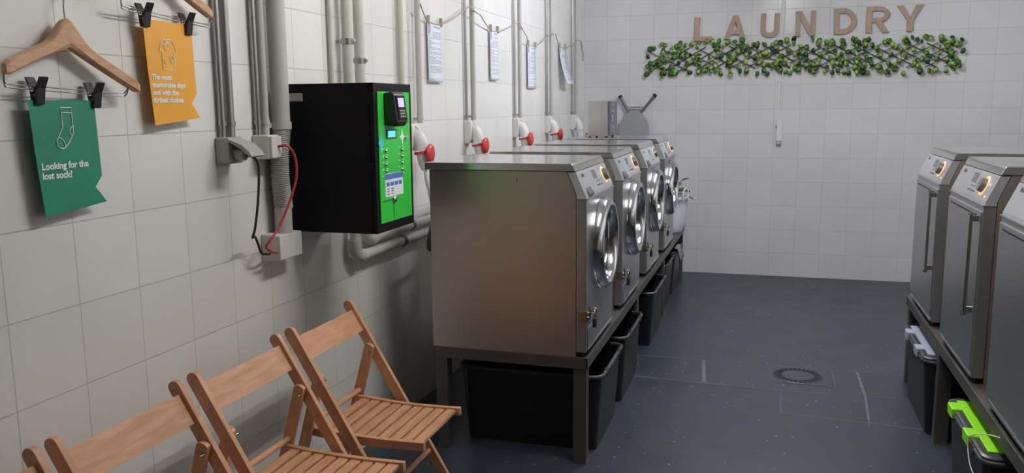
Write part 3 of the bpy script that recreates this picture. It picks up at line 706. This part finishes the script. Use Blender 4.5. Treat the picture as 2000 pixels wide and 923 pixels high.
for i, (a, b, zt, zb, curl, lab) in enumerate(pap):
    mb = MB(); nz_ = 12; vs = []; fs = []
    for j in range(nz_+1):
        f = j/nz_; z = zt+(zb-zt)*f; x = .014+(.06*f*f+.012*f if curl else .003*f)
        for k in range(3): vs.append((x, a+(b-a)*k/2, z))
    for j in range(nz_):
        for k in range(2): fs.append([j*3+k, j*3+k+1, (j+1)*3+k+1, (j+1)*3+k])
    mb.add(vs, fs, True)
    t = thing('paper_notice', (.05, (a+b)/2, zb), lab, 'notice', 'white notices pegged on the cord')
    p = mb.build('sheet', M['paper'], t); md = p.modifiers.new('s', 'SOLIDIFY'); md.thickness = .0012; md.offset = 0
    q = MB(); rnd = random.Random(20+i)
    def ln(y0, y1, f0, f1):
        z0, z1 = zt+(zb-zt)*f0, zt+(zb-zt)*f1
        x0 = .014+(.06*f0*f0+.012*f0 if curl else .003*f0)+.0012; x1 = .014+(.06*f1*f1+.012*f1 if curl else .003*f1)+.0012
        q.add([(x0, y0, z0), (x0, y1, z0), (x1, y1, z1), (x1, y0, z1), (x0-.0008, y0, z0), (x0-.0008, y1, z0), (x1-.0008, y1, z1), (x1-.0008, y0, z1)], [[0, 1, 2, 3], [7, 6, 5, 4], [0, 4, 5, 1], [2, 6, 7, 3]])
    wdt = b-a
    ln(a+.06*wdt, a+.20*wdt, .04, .19); ln(a+.42*wdt, a+.85*wdt, .06, .085)
    f = .13
    while f < .9:
        if rnd.random() < .80:
            y0 = a+(.34 if f < .25 else .12)*wdt
            yy = y0
            while yy < b-.12*wdt:
                l = rnd.uniform(.008, .028); e = min(yy+l, b-.10*wdt)
                ln(yy, e, f, f+.011); yy = e+.005
                if rnd.random() < .05: break
        f += .026
    q.build('printed_lines', M['ink'], t)
    for yy in (a+.012, b-.012):
        o = MB().box((.007, yy-.005, zt-.014), (.024, yy+.005, zt+.030), .002).build('clothes_peg', M['peg'], origin=(.05, yy, zt))
        tag(o, 'small wooden peg on the %s corner of the %s' % ('left' if yy < (a+b)/2 else 'right', ('notice closest to the payment cabinet', 'second notice along the cord', 'third notice along the cord', 'furthest curling notice')[i]), 'peg', 'wooden pegs on the cord')

# ------------------------------------------------------------------ hangers and banners
def hanger(yc, zc, label, cy, w=.42, x=.033, tilt=.085):
    """zc: height of the underside of the wood at its middle; cy: middle between the clips"""
    t = thing('clothes_hanger', (x, yc, zc), label, 'hanger', 'wooden trouser hangers on the left wall')
    n = 20; secs = []
    for k in range(2*n+1):
        s = (k-n)/n; a = abs(s)
        y = yc+s*w/2; zl = zc-.092*a**1.05-tilt*s*w/2
        hgt = .031+.036*math.exp(-(a/.20)**2.4)
        th = .0105+.003*(1-a); xo = x+.022*a*a; zm = zl+hgt/2
        if a > .97: hgt *= .75; th *= .7
        secs.append([(xo+th*c, y, zm+hgt*d) for c, d in ((-.7, -.5), (.7, -.5), (1, -.36), (1, .36), (.6, .5), (-.6, .5), (-1, .36), (-1, -.36))])
    mb = MB(); m = 8; vs = [p for s in secs for p in s]; fs = []
    for i in range(len(secs)-1):
        for k in range(m): fs.append([i*m+k, i*m+(k+1) % m, (i+1)*m+(k+1) % m, (i+1)*m+k])
    fs.append(list(range(m))[::-1]); fs.append([(len(secs)-1)*m+k for k in range(m)])
    mb.add(vs, fs, False); mb.build('wooden_shoulders', M['hangerwood'], t)
    MB().tube(smooth_path([(x, yc, zc+.06), (x, yc, zc+.105), (x, yc+.012, zc+.125), (x, yc+.035, zc+.140), (x, yc+.028, zc+.175), (x, yc, zc+.188), (x, yc-.025, zc+.172), (x, yc-.030, zc+.155)], 6), .0022, 8).build('hook', M['wire'], t)
    zb = zc-(.122 if zc > 1.7 else .107)
    def Q(dx, s, z): return (x+dx, cy+s*.19, z-tilt*.6*s*.19)
    for dz in (0, .008):
        MB().tube(smooth_path([Q(.020, -.98, zb+.05), Q(.016, -.98, zb+.022+dz), Q(.012, -.96, zb+.006+dz), Q(.006, -.88, zb+dz), Q(0, -.4, zb+dz), Q(0, .4, zb+dz), Q(.006, .88, zb+dz), Q(.012, .96, zb+.006+dz), Q(.016, .98, zb+.022+dz), Q(.020, .98, zb+.04)], 6), .0018, 8).build('trouser_bar', M['wire'], t)
    for sg in (-1, 1):
        yy = cy+sg*.086; zz = zb-tilt*.6*sg*.086
        c = MB()
        c.prism([(x+.001, zz-.034), (x+.007, zz-.034), (x+.014, zz+.004), (x+.026, zz+.028), (x+.021, zz+.030), (x+.008, zz+.008)], 1, yy-.012, yy+.012, .0012)
        c.prism([(x-.001, zz-.034), (x-.007, zz-.034), (x-.012, zz+.004), (x-.022, zz+.028), (x-.018, zz+.030), (x-.006, zz+.008)], 1, yy-.012, yy+.012, .0012)
        cc = c.build('clip', M['clip'], t)
        MB().tube([(x-.005, yy-.014, zz+.004), (x+.008, yy-.014, zz+.006), (x+.008, yy+.014, zz+.006), (x-.005, yy+.014, zz+.004)], .0025, 8).cyl((x, yy-.015, zz+.002), (x, yy+.015, zz+.002), .0065, 12).build('spring', M['wire'], cc)
    o = MB().cyl((0, yc, zc+.181), (x+.012, yc, zc+.183), .003, 10).lathe([(.0, .018), (.006, .018), (.006, .015), (0, .015)], (x, yc, zc+.182), 'x', 12).build('wall_nail', M['steelpipe'], origin=(0, yc, zc+.18))
    tag(o, 'steel nail holding the hook of the '+label, 'nail')
    return t
def banner(y0, y1, zt, zb, col, label, lines, tsize, icon, lx, lz, x=.033, lline=1.0):
    t = thing('paper_banner', (x, (y0+y1)/2, zb), label, 'banner', 'card banners clipped to the hangers')
    w, h = y1-y0, zt-zb
    out = [(0, 0), (w*.94, 0), (w*1.04, h*.40-h*.13+.0), (w*.90, h*.62-h*.38+.0)]
    # outline: notched right lower edge
    out = [(y0, zt), (y1-.002, zt), (y1+.004, zb+h*.295), (y1-.020, zb+h*.195), (y1+.014, zb+.012), (y0+.020, zb-.006), (y0+.006, zb+h*.55)]
    mb = MB(); mb.prism([(a, b) for a, b in out], 0, x-.0006, x+.0006)
    c = mb.build('card', M[col], t)
    vs, fs = text_mesh(lines, tsize, .0003, .0007, line=lline)
    Mx = Matrix(((0, 0, 1, x+.0011), (1, 0, 0, lx), (0, 1, 0, lz), (0, 0, 0, 1)))
    MB().add(vs, fs, False, Mx).build('lettering', M['whitepr'], t)
    ic = MB()
    for path, closed in icon: ic.tube([(x+.0012, a, b) for a, b in path], .0013, 6, closed=closed)
    ic.build('drawing', M['whitepr'], t)
    return t
def circ(cy, cz, ry, rz, n=16, a0=0, a1=360): return [(cy+ry*math.cos(math.radians(a0+(a1-a0)*k/n)), cz+rz*math.sin(math.radians(a0+(a1-a0)*k/n))) for k in range(n+1)]
h1 = hanger(1.652, 1.626, 'light wooden hanger holding the green banner', 1.638, w=.405)
h2 = hanger(1.968, 1.848, 'light wooden hanger holding the orange banner', 2.010)
# sock drawing
sx, sz = 1.626, 1.428
def S(pts, k=.88): return [(sx+a*.001, sz+b*.001*k) for a, b in pts]
sock = [(S([(-14, 62), (18, 62), (18, 48), (-14, 48)]), True), (S([(-12, 48), (-12, 8), (-27, -18), (-33, -28), (-33, -38), (-27, -46), (-17, -49), (-8, -46), (2, -36), (20, -8), (20, 8), (18, 48)]), False),
        (S([(-28, -19), (-20, -21), (-12, -28), (-8, -38), (-9, -46)]), False), (S([(20, 12), (12, 6), (8, -2), (10, -12), (16, -15)]), False)]
banner(1.523, 1.722, 1.500, 1.232, 'flaggreen', 'green card banner with white sock drawing and Looking for the lost sock text', 'Looking for the\nlost sock?', .0225, sock, 1.543, 1.338)
sx, sz = 2.005, 1.628
shirt = [(S([(-12, 46), (12, 46), (24, 40), (36, 10), (24, 4), (24, -48), (-24, -48), (-24, 4), (-36, 10), (-24, 40)]), True), (S([(-12, 46), (-6, 36), (6, 36), (12, 46)]), False),
         (S([(-14, 30), (-2, 34), (6, 22), (-4, 12), (-14, 18)]), True), (S([(6, -6), (18, -2), (20, -16), (14, -28), (8, -18)]), True), (S([(-22, -14), (-12, -20), (-16, -28), (-6, -34), (-22, -34)]), False)]
banner(1.915, 2.115, 1.718, 1.438, 'flagorange', 'orange card banner with white stained shirt drawing and four lines of text', 'The most\nmemorable days\nend with the\ndirtiest clothes.', .0205, shirt, 1.934, 1.558, lline=1.02)

# ------------------------------------------------------------------ folding chairs
def chair():
    t = thing('folding_chair', (0, 0, 0), 'x', 'chair', 'wooden folding chairs along the left wall')
    wd, wy = M['chairwood'], M['chairwood_y']
    d = Vector((.59, 0, -1)).normalized(); nrm = Vector((d.z, 0, -d.x))*-1   # pointing front/up
    top = Vector((.222, 0, .788)); foot = Vector((.222+.59*.788, 0, 0))
    hw = .018
    for s in (-1, 1):
        # long leg: top of back to front foot, rounded head
        pts = []
        for k in range(7):
            a = math.pi*k/6; pts.append(top+d*.015+nrm*(math.cos(a)*hw)-d*(math.sin(a)*hw))
        pts.append(foot-nrm*hw+Vector((0, 0, 0))); pts.append(foot+nrm*hw)
        pts = [(p.x, max(p.z, 0)) for p in pts]
        pts[-2] = ((foot-nrm*hw).x-(foot-nrm*hw).z*(-.59)*1.0*0+0, 0) if False else ((foot).x-.0209, 0); pts[-1] = ((foot).x+.0209, 0)
        a, b = sorted((s*.184, s*.201)); MB().prism(pts, 1, a, b, .002).build('leg', wd, t)
        # short rear leg
        e = Vector((-.28, 0, -1)).normalized(); n2 = Vector((-e.z, 0, e.x)); jt = Vector((.318, 0, .645)); ft = Vector((jt.x-.28*.645, 0, 0))
        pts = []
        for k in range(7):
            a_ = math.pi*k/6; pts.append(jt+e*.012+n2*(math.cos(a_)*.017)-e*(math.sin(a_)*.010))
        pts = [(p.x, p.z) for p in pts]+[(ft.x-.0177, 0), (ft.x+.0177, 0)]
        a, b = sorted((s*.167, s*.1835)); MB().prism(pts, 1, a, b, .002).build('leg', wd, t)
        # seat rail, gently curved
        up_, lo_ = [], []
        for k in range(13):
            f = k/12; x = .262+.403*f; z = .452-.010*math.sin(f*math.pi)*1.0-.010*f*f+.004
            th = .030-.006*abs(f-.5)
            up_.append((x, z)); lo_.append((x, z-th))
        a, b = sorted((s*.148, s*.1665)); MB().prism(up_+lo_[::-1], 1, a, b, .002).build('seat_rail', wd, t)
        # hinge pin
        MB().cyl((.322, s*.150, .615), (.322, s*.2025, .615), .004, 10).build('pivot_pin', M['brass'], t)
    # backrest board curved back
    mb = MB(); n = 12; vs = []; fs = []
    c0 = top+d*.036; c1 = top+d*.120
    for k in range(n+1):
        y = -.1838+.3676*k/n; bow = -.014*(1-(y/.184)**2)
        for p, q in ((c0, 1), (c1, 1), (c1, -1), (c0, -1)):
            v = p+nrm*(bow+.0065*q); vs.append((v.x, y, v.z))
    for k in range(n):
        for j in range(4): fs.append([k*4+j, k*4+(j+1) % 4, (k+1)*4+(j+1) % 4, (k+1)*4+j])
    fs += [[3, 2, 1, 0], [n*4, n*4+1, n*4+2, n*4+3]]
    mb.add(vs, fs); mb.build('backrest', wy, t)
    # slats
    for k in range(9):
        f = (k+.5)/9; x = .285+.370*f; ff = (x-.262)/.403; z = .452-.010*math.sin(ff*math.pi)-.010*ff*ff-.0015
        MB().box((x-.0165, -.150, z-.013), (x+.0165, .150, z), .003).build('seat_slat', wy, t)
    # dowels
    MB().cyl((.272, -.168, .470), (.272, .168, .470), .0095, 14).build('rear_dowel', wd, t)
    MB().cyl((.530, -.185, .262), (.530, .185, .262), .0095, 14).build('front_dowel', wd, t)
    MB().cyl((.170, -.168, .120), (.170, .168, .120), .0095, 14).build('rear_dowel', wd, t)
    # metal seat hook
    MB().box((.395, -.1475, .418), (.41, .1475, .426), .001).build('under_brace', wd, t)
    return t
c0_ = chair()
clab = ['wooden folding chair nearest the washing machines with its whole seat in view', 'second wooden folding chair from the washing machines',
        'third wooden folding chair from the washers showing mostly its backrest', 'wooden folding chair at the lower left corner with only its top showing']
for i, y in enumerate((2.435, 1.969, 1.513, 1.073)):
    o = c0_ if i == 0 else copy_tree(c0_)
    o.location = (0, y, 0); o['label'] = clab[i]

# ------------------------------------------------------------------ back wall: letters
def letter(ch, cx, cz, w_, h, rot, label):
    t_ = .020; s = .28*w_+.0*h; sw = .043
    mb = MB(); y0, y1 = -.026, -.0005
    R = Matrix.Translation((cx, YB, cz)) @ Matrix.Rotation(rot, 4, 'Y')
    X0, X1, Z0, Z1 = -w_/2, w_/2, -h/2, h/2
    cnt = [0]
    def pz(poly):
        mb.prism(poly, 1, y0-.0007*cnt[0], y1, .0012, R); cnt[0] += 1
    def strip(outer, inner):
        y0 = -.0268 if ch in 'DR' else -.0256
        n = len(outer); vs = []
        for a, b in zip(outer, inner): vs += [(a[0], y0, a[1]), (b[0], y0, b[1]), (a[0], y1, a[1]), (b[0], y1, b[1])]
        fs = []
        for i in range(n-1):
            A, B = 4*i, 4*i+4
            fs += [[A, B, B+1, A+1], [A+2, A+3, B+3, B+2], [A, A+2, B+2, B], [A+1, B+1, B+3, A+3]]
        fs += [[0, 1, 3, 2], [4*n-4, 4*n-2, 4*n-1, 4*n-3]]
        mb.add(vs, fs, False, R)
    if ch == 'L': pz([(X0, Z0), (X1, Z0), (X1, Z0+sw), (X0+sw, Z0+sw), (X0+sw, Z1), (X0, Z1)])
    if ch == 'A':
        strip([(X0, Z0), (-.022, Z1), (.022, Z1), (X1, Z0)], [(X0+sw, Z0), (0, Z1-.055), (0, Z1-.055), (X1-sw, Z0)])
        pz([(-.045, Z0+.040), (.045, Z0+.040), (.032, Z0+.075), (-.032, Z0+.075)])
    if ch == 'U':
        r = w_/2; ou = [(X0, Z1)]+[(-r*math.cos(a), Z0+r*.9-r*.9*math.sin(a)) for a in [math.pi*k/12 for k in range(13)]]+[(X1, Z1)]
        ri = r-sw; inn = [(X0+sw, Z1)]+[(-ri*math.cos(a), Z0+r*.9-ri*.9*math.sin(a)) for a in [math.pi*k/12 for k in range(13)]]+[(X1-sw, Z1)]
        strip(ou, inn)
    if ch == 'N':
        pz([(X0, Z0), (X0+sw*.95, Z0), (X0+sw*.95, Z1), (X0, Z1)]); pz([(X1-sw*.95, Z0), (X1, Z0), (X1, Z1), (X1-sw*.95, Z1)])
        pz([(X1-sw*.95-.006, Z0), (X1-.002, Z0), (X0+sw*.95+.006, Z1), (X0+.002, Z1)])
    if ch in 'DR':
        zb = Z0 if ch == 'D' else Z0+h*.40
        cz_ = (zb+Z1)/2; rz = (Z1-zb)/2; rx = w_*.62 if ch == 'D' else w_*.48; xs = X1-rx
        pz([(X0, Z0), (X0+sw, Z0), (X0+sw, Z1), (X0, Z1)])
        ou = [(X0+sw*.8, zb)]+[(xs+rx*math.sin(a), cz_-rz*math.cos(a)) for a in [math.pi*k/14 for k in range(15)]]+[(X0+sw*.8, Z1)]
        k_ = sw*.92; inn = [(X0+sw*.8, zb+k_)]+[(xs+(rx-k_)*math.sin(a), cz_-(rz-k_)*math.cos(a)) for a in [math.pi*k/14 for k in range(15)]]+[(X0+sw*.8, Z1-k_)]
        if ch == 'R':
            k_ = sw*.78; inn = [(X0+sw*.8, zb+k_)]+[(xs+(rx-k_)*math.sin(a), cz_-(rz-k_)*math.cos(a)) for a in [math.pi*k/14 for k in range(15)]]+[(X0+sw*.8, Z1-k_)]
        strip(ou, inn)
        if ch == 'R': pz([(-.02, zb+.01), (.03, zb+.01), (X1+.004, Z0), (X1-.048, Z0)])
    if ch == 'Y':
        pz([(-sw/2, Z0), (sw/2, Z0), (sw/2, 0), (-sw/2, 0)])
        pz([(-sw/2, -.015), (sw*.3, -.03), (X0+sw*1.15, Z1), (X0, Z1)]); pz([(-sw*.3, -.03), (sw/2, -.015), (X1, Z1), (X1-sw*1.15, Z1)])
    o = mb.build('wooden_letter', M['letter'], origin=(cx, YB-.01, cz))
    tag(o, label, 'letter', 'wooden letters spelling laundry on the back wall')
LT = [('L', 1.075, 2.105, .150, .200, .03), ('A', 1.336, 2.113, .178, .195, .02), ('U', 1.614, 2.118, .150, .195, .02), ('N', 1.893, 2.124, .158, .200, .0),
      ('D', 2.196, 2.132, .172, .205, -.02), ('R', 2.438, 2.134, .172, .205, .0), ('Y', 2.675, 2.135, .190, .205, -.03)]
for ch, x, z, w_, h, r in LT: letter(ch, x, z, w_, h, r, 'pale brown wooden letter %s above the leafy trellis' % ch)

# ------------------------------------------------------------------ leafy trellis
g0 = (1.82, YB-.03, 1.845)
t = thing('leafy_trellis', g0, 'long expanding trellis of dark sticks with round green leaves', 'wall decoration')
st = MB(); lf = MB(); rnd = random.Random(5)
def zc(x): return 1.838+.012*min(1, max(0, (x-.6)/1.0))+.012*math.sin((x-.6)*1.2)+.020*math.sin((x-.4)*2.2)*.6
def leaf(c, r):
    nn = Vector((rnd.gauss(0, .38), -1, rnd.gauss(0, .38))).normalized(); u = nn.cross(Vector((0, 0, 1))).normalized(); v = nn.cross(u)
    a0 = rnd.uniform(0, 6.28); vs = [c+nn*(-.004)]; m = 10
    for k in range(m):
        a = 2*math.pi*k/m+a0; q = r*(1.0+.06*math.cos(2*(a-a0)))
        vs.append(c+u*q*math.cos(a)*.94+v*q*math.sin(a)*1.04)
    vs.append(c+nn*(-.0052))
    fs = [[0, 1+k, 1+(k+1) % m] for k in range(m)]+[[m+1, 1+(k+1) % m, 1+k] for k in range(m)]
    lf.add(vs, fs, True)
x = .46
while x < 3.02:
    for sg in (1, -1):
        xa, xb = x, x+.36; za, zb = -.095*sg, .095*sg
        f0 = max(0, (.62-xa)/.36); f1 = min(1, (3.03-xa)/.36)
        if f1-f0 > .2:
            A = Vector((xa+.36*f0, YB-.018-(.006 if sg > 0 else 0), zc(xa)+za+(zb-za)*f0)); B = Vector((xa+.36*f1, YB-.018-(.006 if sg > 0 else 0), zc(xb)+za+(zb-za)*f1))
            st.tube([A, B], .0042, 6)
            for k in range(9):
                if rnd.random() < .74:
                    p = A.lerp(B, rnd.uniform(-.02, 1.02)); 
                    leaf(p+Vector((rnd.gauss(0, .020), -rnd.uniform(.006, .045), rnd.gauss(0, .024))), rnd.uniform(.016, .025))
            for e in (A, B):
                if rnd.random() < .95:
                    sg2 = 1 if e.z > zc(e.x) else -1
                    leaf(e+Vector((rnd.gauss(0, .02), -.02, sg2*rnd.uniform(.005, .05))), rnd.uniform(.018, .026))
                if rnd.random() < .55:
                    sg2 = 1 if e.z > zc(e.x) else -1
                    leaf(e+Vector((rnd.gauss(0, .035), -.02, sg2*rnd.uniform(.0, .035))), rnd.uniform(.018, .026))
    x += .138
st.build('stick_lattice', M['stick'], t)
o = lf.build('foliage', M['leaf'], t)

# back wall conduit and emergency pull
t = thing('wall_conduit', (1.715, YB-.02, 1.42), 'narrow white trunking down the middle of the back wall through the lettering', 'conduit')
MB().box((1.700, YB-.010, 1.42), (1.714, YB, CEIL), .002).build('trunking', M['white'], t)
MB().cyl((1.728, YB-.008, 1.42), (1.728, YB-.008, CEIL), .005, 10).build('conduit_tube', M['white'], t)
MB().box((1.694, YB-.012, 1.66), (1.736, YB, 1.672), .002).build('saddle', M['white'], t)
t = thing('wall_holder', (1.72, YB-.02, 1.13), 'slim white plastic holder with a dark base on the back wall', 'holder')
MB().box((1.697, YB-.040, 1.165), (1.742, YB, 1.330), .006).build('holder_body', M['white'], t)
MB().box((1.699, YB-.038, 1.135), (1.740, YB-.002, 1.164), .008).build('holder_base', M['greyplastic'], t)
MB().box((1.690, YB-.024, 1.27), (1.698, YB-.010, 1.295), .002).build('side_catch', M['print'], t)

# ------------------------------------------------------------------ drain
cx, cy = 1.845, 4.675
t = thing('floor_drain', (cx, cy, 0), 'round slotted steel floor drain set in a square cover', 'drain')
MB().box((cx-.145, cy-.145, 0), (cx+.155, cy+.145, .0015), .0005).build('cover_plate', M['darksteel'], t)
MB().lathe([(0, .0035), (.118, .0035), (.132, .003), (.134, .0015)], (cx, cy, 0), 'z', 48).build('grate', M['darksteel'], t)
sl_ = MB()
for k in range(30):
    a = 2*math.pi*k/30
    R_ = Matrix.Translation((cx, cy, 0)) @ Matrix.Rotation(a, 4, 'Z'); sl_.box((.086, -.0085, .003), (.126, .0085, .0042), 0, R_)
sl_.build('grate_slots', M['drainblack'], t)

# ------------------------------------------------------------------ things at the far end of the left bench
W4 = 3.230+.8456*3
t = thing('steel_appliance', (.46, 6.13, 1.249), 'small upright steel box appliance standing on the furthest washer lid', 'appliance')
MB().box((.385, 5.985, 1.257), (.535, 6.265, 1.508), .004).build('casing', M['steel_lid'], t)
MB().box((.536, 5.990, 1.259), (.552, 6.262, 1.506), .003).build('front_door', M['print'], t)
hd = MB()
for z in (1.478, 1.43, 1.325, 1.290): hd.cyl((.552, 6.05, z), (.566, 6.05, z), .011, 14)
hd.build('knob', M['chrome'], t)
MB().box((.553, 6.01, 1.36), (.560, 6.03, 1.41), .002).build('door_handle', M['chrome'], t)
for a in (.40, .52):
    for b in (6.0, 6.25): MB().cyl((a, b, 1.2492), (a, b, 1.258), .010, 12).build('foot', M['foot'], t)
# ironing board standing against the back wall, legs up
t = thing('ironing_board', (.5, 7.35, 0), 'grey ironing board on end against the back wall with its legs in a V', 'ironing board')
out = [(.36, .02), (.64, .02)]
cxi = .5
prof_ = [(cxi+.128, .0+.02), (cxi+.132, 1.25)]
for k in range(1, 14):
    a = math.pi*k/14; prof_.append((cxi+.132*math.cos(a), 1.25+.175*math.sin(a)))
prof_ += [(cxi-.132, 1.25), (cxi-.128, .02)]
MB().prism(prof_, 1, 7.375, 7.412, .006).build('board', M['iron'], t)
for s, fx, fz in ((-1, .372, 1.548), (1, .672, 1.556)):
    MB().tube([(cxi+s*.030, 7.430, 1.30), (cxi+s*.045, 7.430, 1.40), (fx, 7.43, fz)], .012, 12).build('leg', M['boardleg'], t)
    e = Vector((fx, 7.43, fz)); d_ = Vector((fx-cxi-s*.045, 0, fz-1.40)).normalized()
    MB().tube([e-d_*.01, e+d_*.014], .017, 14).build('rubber_cap', M['foot'], t)
MB().tube([(cxi-.055, 7.430, 1.436), (cxi+.055, 7.430, 1.436)], .005, 8).tube([(cxi-.070, 7.430, 1.458), (cxi+.070, 7.430, 1.458)], .005, 8).build('cross_rod', M['steel_frame'], t)
# basket with plant
bc = (.905, 6.78)
t = thing('fabric_basket', (bc[0], bc[1], BZ), 'white quilted fabric basket on the far end of the left bench', 'basket')
mb = MB(); prof_ = [(.0, .0), (.085, .002), (.092, .010), (.104, .06), (.116, .12), (.124, .20), (.128, .262), (.136, .268), (.139, .285), (.134, .295), (.124, .292), (.120, .26), (.112, .18), (.098, .05), (.0, .03)]
vs = []; seg = 48
mb.lathe(prof_, (bc[0], bc[1], BZ+.0005), 'z', seg)
for i, v in enumerate(mb.v):
    a = math.atan2(v.y-bc[1], v.x-bc[0]); h = v.z-BZ
    k = 1+.025*math.sin(a*7+h*30)*min(1, h*6)
    v.x = bc[0]+(v.x-bc[0])*k; v.y = bc[1]+(v.y-bc[1])*k
mb.build('basket_body', M['cloth'], t)
MB().tube(smooth_path([(bc[0]+.10, bc[1]-.10, BZ+.26), (bc[0]+.105, bc[1]-.11, BZ+.33), (bc[0]+.12, bc[1]-.05, BZ+.36), (bc[0]+.135, bc[1]-.005, BZ+.32), (bc[0]+.135, bc[1]-.01, BZ+.26)], 6), .006, 8).build('rope_handle', M['whitepr'], t)
t = thing('potted_plant', (bc[0], bc[1], BZ+.05), 'broad leaved green plant growing in the white fabric basket', 'plant')
MB().cyl((bc[0], bc[1], BZ+.032), (bc[0], bc[1], BZ+.22), .07, 20, .085).build('pot', M['foot'], t)
rp = random.Random(3); sm_ = MB(); lv = MB()
for k in range(30):
    a = rp.uniform(0, 6.283); el = rp.uniform(.10, .98); R1 = .055+.075*rp.random(); zt_ = .27+.18*el*(1-.3*rp.random())
    b0 = Vector((bc[0]+.02*math.cos(a), bc[1]+.02*math.sin(a), BZ+.21)); tip = Vector((bc[0]+R1*math.cos(a), bc[1]+R1*math.sin(a), BZ+zt_))
    sm_.tube([b0, b0.lerp(tip, .5)+Vector((0, 0, .02)), tip], .0022, 6)
    d_ = Vector((math.cos(a)*.8, math.sin(a)*.8, rp.uniform(-.3, .5))).normalized(); u = d_.cross(Vector((0, 0, 1))).normalized(); n_ = u.cross(d_)
    ln_ = rp.uniform(.065, .095); wdh = ln_*.44
    vs = []; fs = []
    for i in range(7):
        f = i/6; hw_ = wdh*math.sin(math.pi*min(1, f*.93+.05))**.8; c = tip+d_*(ln_*f)-Vector((0, 0, .25*ln_*f*f))
        vs += [c-u*hw_+n_*.25*hw_, c, c+u*hw_+n_*.25*hw_]
    for i in range(6):
        for j in range(2): fs.append([i*3+j, i*3+j+1, (i+1)*3+j+1, (i+1)*3+j])
    lv.add(vs, fs, True)
sm_.build('stems', M['stick'], t)
o = lv.build('leaves', M['plantleaf'], t); md = o.modifiers.new('s', 'SOLIDIFY'); md.thickness = .001

# thin white wire looping off the right bench
o = MB().tube(smooth_path([(2.374, 2.80, .445), (2.340, 2.84, .437), (2.315, 2.90, .405), (2.312, 2.915, .36), (2.314, 2.86, .31), (2.330, 2.78, .29), (2.350, 2.68, .31), (2.376, 2.6, .415)], 8), .0018, 8).build('loose_wire', M['whitepr'], origin=(2.36, 2.85, .4))
tag(o, 'thin white wire looping off the edge of the right bench', 'wire')
